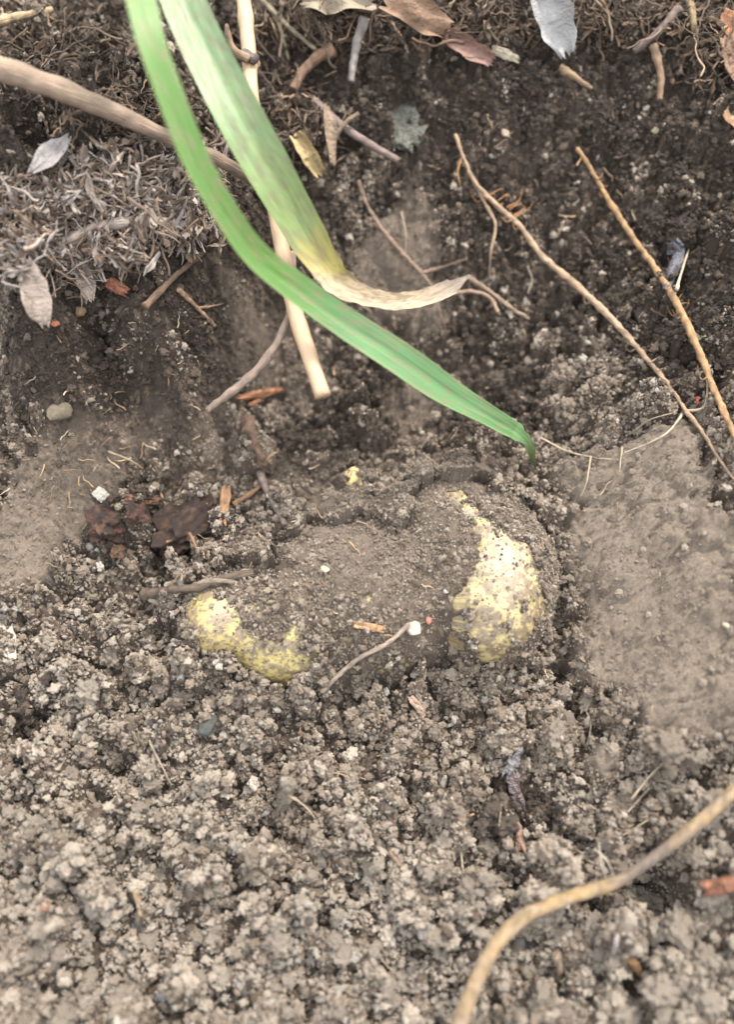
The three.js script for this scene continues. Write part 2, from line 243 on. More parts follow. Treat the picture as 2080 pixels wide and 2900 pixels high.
// ------------------------------------------------------------------ shape builders
function paint(g, fn) { const p = g.attributes.position, c = new Float32Array(p.count * 3); for (let i = 0; i < p.count; i++) c.set(fn(p.getX(i), p.getY(i), p.getZ(i), i), i * 3); g.setAttribute('color', new THREE.BufferAttribute(c, 3)); return g; }
// lumpy ball: many small spheres fused on a core, seen from its centre
function crumbGeo(detail, n, core, lo, hi) {
  const L = []; for (let i = 0; i < n; i++) { const z = rr(-1, 1), a = rr(0, 6.283), q = Math.sqrt(1 - z * z), r = rr(lo, hi), d = rr(0.55, 0.95) - r * 0.35; L.push([q * Math.cos(a) * d, z * d, q * Math.sin(a) * d, r]); }
  let g = new THREE.IcosahedronGeometry(1, detail); g.deleteAttribute('normal'); g.deleteAttribute('uv'); g = mergeVertices(g, 1e-4);
  const p = g.attributes.position, s = rr(0, 50), uv = new Float32Array(p.count * 2);
  for (let i = 0; i < p.count; i++) {
    const x = p.getX(i), y = p.getY(i), z = p.getZ(i); let R = core;
    for (const [a, b, c, r] of L) { const d = a * x + b * y + c * z, q = d * d - (a * a + b * b + c * c) + r * r; if (q > 0) { const t = d + Math.sqrt(q); if (t > R) R = t; } }
    R *= 1 + 0.30 * noise(x * 2.2 + s, y * 2.2, z * 2.2) + 0.16 * noise(x * 5 + s, y * 5, z * 5) + 0.06 * noise(x * 11 + s, y * 11, z * 11); p.setXYZ(i, x * R, y * R, z * R); uv[i * 2] = Math.atan2(z, x) * .5; uv[i * 2 + 1] = y * 1.3;
  }
  g.setAttribute('uv', new THREE.BufferAttribute(uv, 2)); g.computeVertexNormals(); return g;
}
function stoneGeo(sx, sy, sz, s, detail = 5, rough = .25) {
  let g = new THREE.IcosahedronGeometry(1, detail); g.deleteAttribute('normal'); g.deleteAttribute('uv'); g = mergeVertices(g, 1e-4);
  const p = g.attributes.position, uv = new Float32Array(p.count * 2);
  const cut = []; for (let i = 0; i < 7; i++) cut.push([new V3(gauss(), gauss(), gauss()).normalize(), rr(.62, .9)]);
  for (let i = 0; i < p.count; i++) { const v = new V3().fromBufferAttribute(p, i); let R = 1 + rough * fbm(v.x * 1.6 + s, v.y * 1.6, v.z * 1.6, 3); for (const [n, d] of cut) { const q = n.dot(v); if (q * R > d) R = mix(R, d / q, .8); } uv[i * 2] = Math.atan2(v.z, v.x) * .5; uv[i * 2 + 1] = v.y; p.setXYZ(i, v.x * R * sx, v.y * R * sy, v.z * R * sz); }
  g.setAttribute('uv', new THREE.BufferAttribute(uv, 2)); g.computeVertexNormals(); return g;
}
// tapered, knotty tube through world points; rad(t) in metres; tone(t, angle) linear colour
function tube(pts, rad, tone, { seg = 60, ring = 10, knot = 0.15, f = 500, flat = 1, cut = false } = {}) {
  const c = new THREE.CatmullRomCurve3(pts, false, 'centripetal'), fr = c.computeFrenetFrames(seg, false), pos = [], uv = [], col = [], idx = [], len = c.getLength(), p = new V3();
  for (let i = 0; i <= seg; i++) {
    const t = i / seg; c.getPointAt(t, p); const R = typeof rad === 'function' ? rad(t) : rad;
    for (let j = 0; j <= ring; j++) {
      const a = j / ring * 6.28318, ca = Math.cos(a), sa = Math.sin(a), nx = fr.normals[i], b = fr.binormals[i];
      const dx = nx.x * ca + b.x * sa * flat, dy = nx.y * ca + b.y * sa * flat, dz = nx.z * ca + b.z * sa * flat;
      const k = R * (1 + knot * (noise((p.x + dx * R) * f, (p.y + dy * R) * f, (p.z + dz * R) * f) * 1.6 + noise(t * len * f * .35, 3.1, 7.7)));
      pos.push(p.x + dx * k, p.y + dy * k, p.z + dz * k); uv.push(j / ring, t * len); col.push(...tone(t, a, p));
    }
  }
  const w = ring + 1; for (let i = 0; i < seg; i++) for (let j = 0; j < ring; j++) { const a = i * w + j; idx.push(a, a + w, a + 1, a + 1, a + w, a + w + 1); }
  for (const e of [0, seg]) { const k = pos.length / 3; c.getPointAt(e / seg, p); const R = typeof rad === 'function' ? rad(e / seg) : rad, tg = c.getTangentAt(e / seg).multiplyScalar(R * (cut ? 0.05 : 0.6) * (e ? 1 : -1)); pos.push(p.x + tg.x, p.y + tg.y, p.z + tg.z); uv.push(.5, e / seg * len); col.push(...tone(e / seg, 0, p)); for (let j = 0; j < ring; j++) e ? idx.push(k, e * w + j + 1, e * w + j) : idx.push(k, j, j + 1); }
  const g = new THREE.BufferGeometry(); g.setAttribute('position', new THREE.Float32BufferAttribute(pos, 3)); g.setAttribute('uv', new THREE.Float32BufferAttribute(uv, 2)); g.setAttribute('color', new THREE.Float32BufferAttribute(col, 3)); g.setIndex(idx); g.computeVertexNormals();
  // weld the seam's normals
  const n = g.attributes.normal; for (let i = 0; i <= seg; i++) { const a = i * w, b = a + ring, x = n.getX(a) + n.getX(b), y = n.getY(a) + n.getY(b), z = n.getZ(a) + n.getZ(b), l = Math.hypot(x, y, z) || 1; n.setXYZ(a, x / l, y / l, z / l); n.setXYZ(b, x / l, y / l, z / l); }
  return g;
}
// leaf blade: ribbon with a folded, ribbed section and real thickness; t0..t1 part of the length
function blade(pts, wid, face, tone, { t0 = 0, t1 = 1, seg = 90, cols = 16, fold = 0.18, thick = 0.00022, rib = 0.00008, ragged = 0, roll = () => 0 } = {}) {
  const c = new THREE.CatmullRomCurve3(pts, false, 'centripetal'), len = c.getLength(), pos = [], uv = [], col = [], idx = [];
  for (const side of [1, -1]) for (let i = 0; i <= seg; i++) {
    const t = mix(t0, t1, i / seg), p = c.getPointAt(t), tg = c.getTangentAt(t); const w = wid(t) / 2;
    let n = face.clone().addScaledVector(tg, -face.dot(tg)).normalize(); n.applyAxisAngle(tg, roll(t)); const s = new V3().crossVectors(tg, n).normalize();
    for (let j = 0; j <= cols; j++) {
      const q = j / cols * 2 - 1, e = 1 + ragged * noise(t * len * 600, q > 0 ? 4 : 9, 1) * Math.abs(q);
      const h = w * fold * (q * q - .3) - rib * Math.cos(q * cols * 1.57) * (1 - q * q) + side * thick * 0.5 * (1 - q * q * .8) + 0.0001 * noise(t * len * 160, q * 2, 5) - (Math.abs(q) < .13 ? w * .05 : 0);
      const v = p.clone().addScaledVector(s, q * w * e).addScaledVector(n, h); pos.push(v.x, v.y, v.z); uv.push(q * .5 + .5, t * len); col.push(...tone(t, q, side));
    }
  }
  const w = cols + 1, half = (seg + 1) * w;
  for (let i = 0; i < seg; i++) for (let j = 0; j < cols; j++) { const a = i * w + j; idx.push(a, a + 1, a + w, a + 1, a + w + 1, a + w); const b = a + half; idx.push(b, b + w, b + 1, b + 1, b + w, b + w + 1); }
  for (let i = 0; i < seg; i++) for (const j of [0, cols]) { const a = i * w + j, b = a + half; j ? idx.push(a, b, a + w, a + w, b, b + w) : idx.push(a, a + w, b, a + w, b + w, b); }
  const g = new THREE.BufferGeometry(); g.setAttribute('position', new THREE.Float32BufferAttribute(pos, 3)); g.setAttribute('uv', new THREE.Float32BufferAttribute(uv, 2)); g.setAttribute('color', new THREE.Float32BufferAttribute(col, 3)); g.setIndex(idx); g.computeVertexNormals(); return g;
}
// torn, curled piece of dead leaf or bark: ragged outline, warped, with thickness; lies in local xz
function flake(L, W, th, { curl = 0.5, warp = .15, ragged = .3, s = 0, nu = 14, nv = 8, tone = () => [.1, .07, .05], groove = 0, taper = .4 } = {}) {
  const pos = [], uv = [], col = [], idx = [], w = nv + 1, half = (nu + 1) * w;
  for (const side of [1, -1]) for (let i = 0; i <= nu; i++) for (let j = 0; j <= nv; j++) {
    const a = i / nu * 2 - 1, b = j / nv * 2 - 1, e = (1 - taper * a * a) * (1 + ragged * noise(a * 2.2 + s, b > 0 ? 3 : 8, s)), l = 1 + ragged * noise(b * 2.5, s, a > 0 ? 2 : 6) * Math.abs(a);
    const x = a * L / 2 * l, bb = b * W / 2 * e, y = curl * (bb * bb) / W + warp * L * noise(a * 1.3 + s, b * .9, s) + groove * Math.cos(b * 9 + s) + side * th / 2 * (1 - .7 * Math.max(a * a, b * b) ** 2) + th * .5 * noise(a * 6, b * 6, s);
    pos.push(x, y, bb); uv.push(x * 1, bb * 1); col.push(...tone(a, b, side));
  }
  for (let i = 0; i < nu; i++) for (let j = 0; j < nv; j++) { const a = i * w + j, b = a + half; idx.push(a, a + 1, a + w, a + 1, a + w + 1, a + w, b, b + w, b + 1, b + 1, b + w, b + w + 1); }
  for (let i = 0; i < nu; i++) for (const j of [0, nv]) { const a = i * w + j, b = a + half; j ? idx.push(a, b, a + w, a + w, b, b + w) : idx.push(a, a + w, b, a + w, b + w, b); }
  for (let j = 0; j < nv; j++) for (const i of [0, nu]) { const a = i * w + j, b = a + half; i ? idx.push(a, a + 1, b, a + 1, b + 1, b) : idx.push(a, b, a + 1, a + 1, b, b + 1); }
  const g = new THREE.BufferGeometry(); g.setAttribute('position', new THREE.Float32BufferAttribute(pos, 3)); g.setAttribute('uv', new THREE.Float32BufferAttribute(uv, 2)); g.setAttribute('color', new THREE.Float32BufferAttribute(col, 3)); g.setIndex(idx); g.computeVertexNormals(); return g;
}
// turn a local piece so that its x axis runs a -> b and its y axis is near n; centred between them
function lay(g, a, b, n, lift = 0) {
  const x = b.clone().sub(a).normalize(), y = n.clone().addScaledVector(x, -n.dot(x)).normalize(), z = new V3().crossVectors(x, y);
  const m = new THREE.Matrix4().makeBasis(x, y, z).setPosition(a.clone().add(b).multiplyScalar(.5).addScaledVector(y, lift)); return g.applyMatrix4(m);
}
const speckle = (c, v = .3, f = 900) => (t, a, p) => { const k = 1 + v * (p ? noise(p.x * f + Math.cos(a), p.y * f + Math.sin(a), p.z * f) * 2 : 0); return [c[0] * k, c[1] * k, c[2] * k]; };
const lerpC = (a, b, t) => [mix(a[0], b[0], t), mix(a[1], b[1], t), mix(a[2], b[2], t)];
console.log('terrain done', NX * NZ);
// ------------------------------------------------------------------ the tuber
{
  const c = px(815, 1335, .178); let g = new THREE.IcosahedronGeometry(1, 150); g.deleteAttribute('normal'); g.deleteAttribute('uv'); g = mergeVertices(g, 1e-5);
  const p = g.attributes.position, uv = new Float32Array(p.count * 2), d = new V3(), col = new Float32Array(p.count * 3);
  for (let i = 0; i < p.count; i++) {
    d.fromBufferAttribute(p, i).normalize(); let r = 0.05; for (let k = 0; k < 90; k++) { const s = tuberSD(c.x + d.x * r, c.y + d.y * r, c.z + d.z * r); if (s < 0.00002) break; r -= Math.max(s * .7, .00003); if (r < .004) break; }
    const x = c.x + d.x * r, y = c.y + d.y * r, z = c.z + d.z * r; p.setXYZ(i, x, y, z); uv[i * 2] = x * 60; uv[i * 2 + 1] = (z - y) * 60;
    const rt = sstep(0, .02, x) * .5, st = sstep(.05, .5, fbm(x * 300, y * 300, z * 300, 3)), sp = Math.max(sstep(.17, .27, noise(x * 1200, y * 1200, z * 1200) + rt * .16), sstep(.12, .22, fbm(x * 560 + 7, y * 560, z * 560, 3) + rt * .18) * .9);
    let t = lerpC([.315, .26, .09], [.32, .262, .12], rt * 2); t = lerpC(t, [.28, .19, .075], st * .45); t = lerpC(t, [.13, .095, .068], sp * .9); col.set(t, i * 3);
  }
  g.setAttribute('uv', new THREE.BufferAttribute(uv, 2)); g.setAttribute('color', new THREE.BufferAttribute(col, 3)); g.computeVertexNormals();
  thing('tuber', g, tuberMat, 'large pale yellow lumpy tuber half buried under a crust of soil', 'tuber');
}
function smallTuber(u, v, r, tone, label) {
  const p = onSoil(u, v), g = stoneGeo(r, r * .7, r * 1.1, u, 8, .3); paint(g, (x, y, z) => { const k = sstep(.1, .4, noise(x * 900, y * 900, z * 900)); return lerpC(tone, [.16, .11, .07], k); }); g.translate(p.x, p.y - r * .45, p.z); thing('small_tuber', g, tuberMat, label, 'tuber');
}
smallTuber(788, 1052, .0024, [.62, .47, .2], 'yellow skin of a buried tuber showing above the big tuber');
smallTuber(405, 1118, .0022, [.55, .38, .17], 'orange yellow tuber skin showing beside the dark bark lumps');

// ------------------------------------------------------------------ crumbs and clods of soil
const crumbs = new THREE.Group(); crumbs.name = 'soil_crumbs'; tag(crumbs, 'loose grey brown soil crumbs covering the hollow and bank', 'soil', null, 'stuff'); scene.add(crumbs);
{
  const kinds = []; for (let i = 0; i < 5; i++) kinds.push(crumbGeo(4, 6, .55, .25, .6)); for (let i = 0; i < 5; i++) kinds.push(crumbGeo(7, 26, .7, .16, .36));
  const lists = kinds.map(() => []), N = 400000, m4 = new THREE.Matrix4(), q = new THREE.Quaternion(), e = new THREE.Euler(), s = new V3(), p = new V3(), t = [0, 0, 0];
  let made = 0;
  for (let n = 0; n < N * 12 && made < N; n++) {
    const x = rr(X0, X1), z = rr(Z0, Z1); p.set(x, soilY(x, z), z); const [u, v] = project(p); if ((u < -120 || u > 1750 || v < -120 || v > 2400) && rnd() < .45) continue;
    const sm = pressed(x, z), fi = field(fineZ, x, z), bare = sampleG(BARE, x, z), clump = noise(x * 95, z * 95, 61) + .5 * noise(x * 240, z * 240, 62);
    if (bare < 0 && rnd() > .2) continue;
    if (sampleG(ST, x, z) * sampleG(ROUGH, x, z) < .0005 && sm < .3 && bare > .9 && rnd() < .9) continue;
    if (rnd() < sm * .6 || rnd() > .55 + .7 * (clump + .3)) continue;
    let r = 0.00012 + 0.00036 * Math.pow(rnd(), 2); if (rnd() < .05) r = rr(.0004, .0009);
    r *= mix(1, .58, Math.max(fi * .7, sm)) * mix(1, 1.15, sstep(.02, .08, z)); if (bare < .5) r *= .9; if (bare < 0) r *= rr(.45, 1);
    const nn = soilN(x, z, .0004); if (rnd() > .3 / Math.max(nn.y, .1)) continue; if (bare < 0) { p.y = tuberTop(x, z); if (p.y < -.5) continue; } const big = r > .0005, k = (big ? 5 : 0) + (rnd() * 5 | 0);
    const up = r * rr(-.35, .5) + (clump > .15 && rnd() < .3 ? r * rr(.5, 2) : 0);
    e.set(rr(0, 6.28), rr(0, 6.28), rr(0, 6.28)); q.setFromEuler(e); s.set(r * rr(.65, 1.6), r * rr(.55, 1.1), r * rr(.65, 1.4));
    m4.compose(p.clone().addScaledVector(nn, up), q, s); soilTone(x, z, rnd(), t); lists[k].push(m4.clone(), t[0], t[1], t[2]); made++;
  }
  for (let n = 0; n < 60000; n++) {   // coarser crumbs on the ground round about
    const x = rr(-.3, .3), z = rr(-.3, .3); if (inGrid(x, z)) continue; const r = rr(.0008, .0026); e.set(rr(0, 6.28), rr(0, 6.28), rr(0, 6.28)); q.setFromEuler(e); s.set(r * rr(.7, 1.4), r, r * rr(.7, 1.3)); p.set(x, soilY(x, z) + r * .2, z); m4.compose(p, q, s); soilTone(x, z, rnd(), t); lists[5 + (rnd() * 5 | 0)].push(m4.clone(), t[0], t[1], t[2]);
  }
  lists.forEach((L, k) => { const n = L.length / 4, im = new THREE.InstancedMesh(kinds[k], crumbMat, n), c = new THREE.Color(); for (let i = 0; i < n; i++) { im.setMatrixAt(i, L[i * 4]); im.setColorAt(i, c.setRGB(L[i * 4 + 1], L[i * 4 + 2], L[i * 4 + 3])); } im.name = 'crumb'; im.userData.kind = 'stuff'; im.castShadow = im.receiveShadow = true; crumbs.add(im); });
  console.log('crumbs', made);
}
{
  const geos = []; for (let i = 0; i < 8; i++) geos.push(crumbGeo(11, 150, .74, .08, .20));
  const mats = []; for (let i = 0; i < 5; i++) { const c = new THREE.Color().setRGB(...lerpC(TONE.mid, TONE.dry, [.0, .25, .5, .8, 1.1][i])); mats.push(new THREE.MeshStandardMaterial({ color: c, roughness: .95, bumpMap: rep(grainTex, 3, 3), bumpScale: .0004 })); }
  const dark = new THREE.MeshStandardMaterial({ color: new THREE.Color().setRGB(...TONE.damp), roughness: .9, bumpMap: rep(grainTex, 3, 3), bumpScale: .0004 });
  const rest = geos.map(() => []); let named = 0;
  const put = (u, v, r, force) => {
    const p = onSoil(u, v), sm = field(smoothZ, p.x, p.z), hu = field(humusZ, p.x, p.z); if (!force && (rnd() < sm * .9 || sampleG(BARE, p.x, p.z) < .9)) return;
    const k = rnd() * geos.length | 0, rot = new THREE.Euler(rr(0, 6.28), rr(0, 6.28), rr(0, 6.28)), s = new V3(r * rr(.85, 1.25), r * rr(.7, 1), r * rr(.85, 1.2)), m = hu + gauss() * .3 > .45 ? dark : mats[clamp((field(dryZ, p.x, p.z) * 3 + gauss() * 1.5 + 1.3) | 0, 0, 4)];
    p.y += r * (force ? .45 : .15);
    if (named < 285 && r > .00125) { const o = new THREE.Mesh(geos[k], m); o.name = numbered('soil_clod'); o.position.copy(p); o.rotation.copy(rot); o.scale.copy(s); const big = r > .0027 ? 'large' : r > .0019 ? 'middling' : 'small', shadeWord = m === dark ? 'dark damp brown' : mats.indexOf(m) < 2 ? 'grey brown' : mats.indexOf(m) < 4 ? 'pale greyish' : 'very pale dry', site = v < 1000 ? 'at the foot of the bank' : v < 1620 ? 'beside the tuber' : u > 1050 ? 'near the thick root' : 'on the open crumbly soil'; tag(o, `${big} ${shadeWord} knobbly soil clod ${site}`, 'soil clod', `${big} ${shadeWord} clods ${site}`); scene.add(shade(o)); named++; }
    else rest[k].push([new THREE.Matrix4().compose(p, new THREE.Quaternion().setFromEuler(rot), s), m.color]);
  };
  for (const [u, v, r] of [[200, 1535, 52], [250, 1460, 40], [290, 1610, 34], [150, 1600, 36], [360, 1530, 34], [1230, 1630, 48], [1190, 1590, 36], [1300, 1560, 34], [1250, 1540, 30], [1480, 1660, 60], [1540, 1680, 44], [1590, 1780, 48], [1500, 1750, 36], [1440, 2010, 74], [1500, 2060, 60], [1560, 2120, 50], [1590, 2000, 36], [1540, 1900, 46], [1595, 1890, 40], [1460, 2200, 70], [1560, 2220, 60], [1380, 2250, 56], [1250, 2250, 44], [1200, 2200, 40], [1120, 1830, 44], [1080, 1880, 40], [1050, 1760, 36], [980, 1870, 34], [860, 1790, 38], [560, 1900, 38], [420, 1850, 34], [340, 1740, 36], [160, 1720, 44], [80, 1830, 44], [60, 1980, 40], [150, 2250, 46], [280, 2210, 50], [330, 2080, 40], [480, 2060, 40], [620, 2090, 44], [760, 2110, 46], [880, 2170, 50], [960, 2080, 40], [820, 1920, 40], [700, 1880, 34], [640, 1740, 30], [950, 1700, 34], [1100, 1640, 34], [1040, 1560, 28], [960, 1500, 22], [580, 1590, 26], [90, 1430, 34], [330, 1430, 30], [470, 1560, 30], [130, 890, 26], [70, 980, 22], [1270, 960, 26], [1310, 760, 24], [1420, 700, 26], [1100, 850, 30]]) put(u, v, r * .64 * project(onSoil(u, v))[2] / KPX, true);
  for (let i = 0; i < 1500; i++) { const v = 2300 - 1500 * Math.pow(rnd(), 1.35), u = rr(-40, 1670); put(u, v, rr(.0009, .0021) * Math.pow(rnd(), .35) * mix(.65, 1, sstep(1300, 1900, v))); }
  const col = new THREE.Group(); col.name = 'small_soil_clods'; tag(col, 'small knobbly soil lumps too many to count between the clods', 'soil', null, 'stuff');
  rest.forEach((L, k) => { if (!L.length) return; const im = new THREE.InstancedMesh(geos[k], crumbMat, L.length); L.forEach(([m, c], i) => { im.setMatrixAt(i, m); im.setColorAt(i, c); }); im.name = 'small_clod'; im.userData.kind = 'stuff'; im.castShadow = im.receiveShadow = true; col.add(im); }); scene.add(col);
  console.log('clods', named);
}

// ------------------------------------------------------------------ grass and stalks reaching over the hollow
const view = (u, v) => camera.position.clone().sub(px(u, v, .15)).normalize();
const W = (p, d = .14) => p * d / KPX;
const table = (rows) => t => { let i = 0; while (i < rows.length - 2 && t > rows[i + 1][0]) i++; const [a, x] = rows[i], [b, y] = rows[i + 1]; return mix(x, y, sstep(a, b, clamp(t, a, b))); };
{
  const pts = [[262, -560, .200], [262, -440, .172], [275, -250, .148], [300, -60, .137], [330, 80, .135], [372, 200, .136], [432, 350, .139], [500, 472, .143], [570, 568, .147], [660, 640, .151], [760, 712, .155], [880, 790, .159], [1000, 872, .164], [1100, 930, .169], [1165, 975, .174], [1188, 1040, .180]].map(a => px(...a));
  const L = new THREE.CatmullRomCurve3(pts, false, 'centripetal').getLength();
  const wid = table([[0, W(80)], [.25, W(100)], [.42, W(80)], [.55, W(62)], [.66, W(58, .15)], [.74, W(66, .155)], [.84, W(72, .16)], [.93, W(44, .17)], [.97, W(22, .17)], [1, W(4, .18)]]);
  const tone = (t, q) => { const n = noise(t * 20, q * 5, 2) * .12 + noise(t * 5, q * 30, 7) * .10; const k = 1 + n; let c = lerpC([.115, .275, .095], [.085, .235, .018], sstep(.36, .5, t) * (1 - sstep(.7, .78, t))); c = lerpC(c, [.28, .34, .14], sstep(.75, 1, Math.abs(q)) * .35); const dust = sstep(.18, .3, fbm(t * 130, q * 4, 30, 3)) * (t > .5 ? .6 : .15); c = lerpC(c, [.26, .19, .11], dust); return [c[0] * k, c[1] * k, c[2] * k]; };  // mintier upper and lower spans have the sky sheen painted into the green
  const o = { seg: 130, fold: .22, roll: t => -.25 + .5 * sstep(.5, .8, t) };
  assembly('grass_blade', [['leaf_blade', blade(pts, wid, new V3(.1, 1, .4), tone, { ...o, t1: .945 }), grassMat], ['withered_tip', blade(pts, wid, new V3(.1, 1, .4), (t, q) => lerpC([.17, .33, .13], [.12, .15, .04], sstep(.955, .985, t + .01 * noise(t * 200, q * 3, 1))), { ...o, t0: .945, seg: 24, ragged: .4 }), grassMat, 'dark withered tip']], 'smooth bright green grass blade arching down to a dark pointed tip', 'grass blade');
}
{
  const pts = [[330, -480, .196], [335, -330, .170], [352, -160, .158], [398, -20, .154], [456, 110, .153], [534, 260, .153], [598, 375, .155], [660, 485, .158], [710, 570, .160], [745, 618, .161], [800, 652, .163], [870, 668, .166], [940, 660, .169], [1000, 636, .172], [1042, 610, .175]].map(a => px(...a));
  const cv = new THREE.CatmullRomCurve3(pts, false, 'centripetal'); let tc = .5; while (tc < .95 && project(cv.getPointAt(tc))[1] < 585) tc += .002;   // where the green ends
  const wid = table([[0, W(70, .15)], [tc - .42, W(80, .15)], [tc - .27, W(102, .15)], [tc - .13, W(104, .155)], [tc - .04, W(88, .16)], [tc + .01, W(66, .16)], [tc + .07, W(42, .16)], [tc + .17, W(40, .165)], [.965, W(28, .17)], [1, W(7, .175)]]);
  const tone = (t, q) => {
    const n = 1 + noise(t * 60, q * 9, 12) * .3 + noise(t * 14, q * 40, 17) * .2, blot = Math.max(sstep(.12, .4, fbm(t * 55, q * 2.2, 3, 3)), sstep(.2, .3, noise(t * 150, q * 6, 44)) * .9);
    let c = lerpC([.20, .335, .145], [.22, .32, .085], sstep(tc - .22, tc - .03, t + .06 * noise(t * 30, q * 3, 1))); c = lerpC(c, [.40, .34, .07], sstep(tc - .045, tc - .01, t + .03 * noise(t * 40, q * 4, 6))); c = lerpC(c, [.50, .39, .25], sstep(tc, tc + .03, t + .02 * q)); c = lerpC(c, [.24, .19, .15], sstep(.9, .98, t));
    c = lerpC(c, [.2, .15, .09], blot * (t > tc ? .75 : .5)); if (q < -.6) c = lerpC(c, [.5, .42, .1], .5 * (1 - sstep(.3, .5, t))); return c.map(v => v * n);
  };
  const o = { fold: .28, roll: t => .15 - .5 * sstep(tc - .03, tc + .07, t) };
  assembly('grass_blade', [['leaf_blade', blade(pts, wid, view(600, 400), tone, { ...o, t1: tc, seg: 110 }), grassMat], ['dry_tip', blade(pts, wid, view(800, 650), tone, { ...o, t0: tc, seg: 60, fold: .28, ragged: .15 }), grassMat, 'straw coloured curled dry tip with brown blotches']], 'blotched pale green grass blade with a curled straw coloured dry end', 'grass blade');
}
{
  const pts = [[520, -160, .188], [540, 0, .178], [552, 120, .174], [558, 220, .171], [592, 380, .168], [616, 500, .165], [634, 600, .163], [654, 690, .161], [686, 790, .159], [716, 878, .158]].map(a => px(...a));
  const g = tube(pts, t => W(18, .16) * (1 + .12 * Math.exp(-(((t - .26) / .015) ** 2))), (t, a) => { const n = 1 + .25 * noise(t * 30, Math.cos(a) * 3, Math.sin(a) * 3), d = sstep(.1, .5, noise(t * 14, Math.cos(a), 3)); return lerpC([.38, .27, .17], [.16, .10, .065], d * (t < .55 ? .8 : .3)).map(v => v * n); }, { seg: 110, ring: 18, knot: .05, f: 300, cut: true });
  const node = tube([px(540, 118, .172), px(566, 132, .171)], W(9, .17), speckle([.16, .13, .12]), { seg: 8, knot: .3 });
  const spur = tube([px(548, 130, .171), px(520, 112, .169), px(506, 80, .168), px(502, 55, .167)], t => W(mix(9, 5, t), .17), speckle([.42, .29, .19]), { seg: 20, knot: .25 });
  assembly('straw_stalk', [['stalk', g, strawMat], ['node_ring', node, stickMat], ['side_spur', spur, stickMat]], 'pale straw stalk passing behind the grass blades to a blunt cut end', 'stalk');
}
{
  const pts = [[648, 560, .168], [644, 650, .165], [638, 705, .163], [600, 782, .163], [545, 842, .164], [460, 908, .166]].map(a => px(...a));
  assembly('twig', [['stem', tube(pts, table([[0, W(8, .164)], [.4, W(8, .164)], [.62, W(10, .164)], [1, W(8, .164)]]), speckle([.36, .27, .22], .25), { seg: 60, knot: .22, cut: true }), stickMat], ['knot', (() => { const g = stoneGeo(W(13), W(12), W(13), 3, 4); paint(g, () => [.33, .25, .2]); const c = px(598, 784, .163); return g.translate(c.x, c.y, c.z); })(), stickMat]], 'thin bent greyish twig hanging beside the cut straw stalk', 'twig');
}
{
  const pts = [[-160, 95, .150], [0, 152, .152], [110, 190, .154], [220, 235, .157], [330, 285, .161], [400, 318, .164], [480, 352, .168], [548, 392, .174], [600, 440, .182]].map(a => px(...a));
  assembly('brown_stem', [['stem', tube(pts, table([[0, W(28, .15)], [.3, W(26, .155)], [.6, W(17, .16)], [1, W(11, .17)]]), (t, a, p) => speckle(lerpC([.30, .22, .16], [.26, .185, .14], t), .3, 500)(t, a, p), { seg: 90, ring: 14, knot: .12, f: 260 }), stickMat]], 'thick pinkish brown dry stem running behind the green blade', 'stem');
}

// ------------------------------------------------------------------ roots
const along = (list, lift) => { let d = list.map(([u, v, l = 0]) => project(onSoil(u, v, lift + l))[2]); for (let k = 0; k < 3; k++) d = d.map((x, i) => Math.min(x, i && i < d.length - 1 ? (d[i - 1] + 2 * x + d[i + 1]) / 4 : x)); return list.map(([u, v], i) => px(u, v, d[i])); };
function root(name, list, r, tone, label, cat, { lift = .0009, group, branches = [], knot = .38, seg = 90, mat = rootMat } = {}) {
  const g = tube(along(list, lift), r, speckle(tone, .35, 700), { seg: seg * 2, ring: 9, knot: knot * .75, f: 1000 });
  if (!branches.length) return thing(name, g, mat, label, cat, group);
  return assembly(name, [['main_root', g, mat], ...branches.map(([l, br, bt, bl]) => ['side_root', tube(along(l, (bl ?? lift)), t => br * (1 - .6 * t), speckle(bt ?? tone, .3, 700), { seg: 26, ring: 7, knot: .3, f: 1200 }), mat])], label, cat, group);
}
const spikes = (n, list, len, tone) => { const out = []; for (let i = 0; i < n; i++) { const k = rnd() * (list.length - 1), a = list[k | 0], b = list[(k | 0) + 1], f = k % 1, u = mix(a[0], b[0], f), v = mix(a[1], b[1], f), s = rnd() < .5 ? 1 : -1, L = len * rr(.5, 1.3); out.push([[[u, v], [u + s * L * .5, v - L * .3 * s], [u + s * L * rr(.6, 1), v - L * rr(-.2, .9)]], .00018, tone, .0032]); } return out; };
const R1 = [[1010, 298], [1028, 350], [1052, 402], [1098, 452], [1150, 498], [1200, 565], [1270, 625], [1350, 700], [1430, 790], [1480, 850], [1522, 912]];
root('root', R1, table([[0, .0004], [.3, .0006], [.6, .00068], [1, .0004]]), [.36, .26, .18], 'long tan root slanting down the dark bank with fuzzy side roots', 'root', { lift: .0032, branches: [[[[1052, 402], [1078, 455], [1098, 495], [1088, 560], [1085, 605]], .0005], [[[1025, 345], [1015, 380], [1020, 410]], .0003, [.45, .25, .1]], ...spikes(12, [[1070, 420], [1120, 455], [1160, 500]], 42, [.45, .24, .11]), ...spikes(14, R1.slice(4), 26, [.36, .27, .19]), [[[1522, 912], [1560, 960], [1590, 1010], [1640, 1080]], .0005], [[[1515, 915], [1475, 962], [1430, 985], [1385, 1002]], .0003, [.62, .53, .42]], [[[1522, 910], [1555, 905], [1568, 870]], .0003, [.55, .46, .36]]] });
const R2 = [[1280, 328], [1312, 378], [1345, 435], [1400, 520], [1450, 590], [1500, 670], [1545, 765], [1590, 880], [1640, 985]];
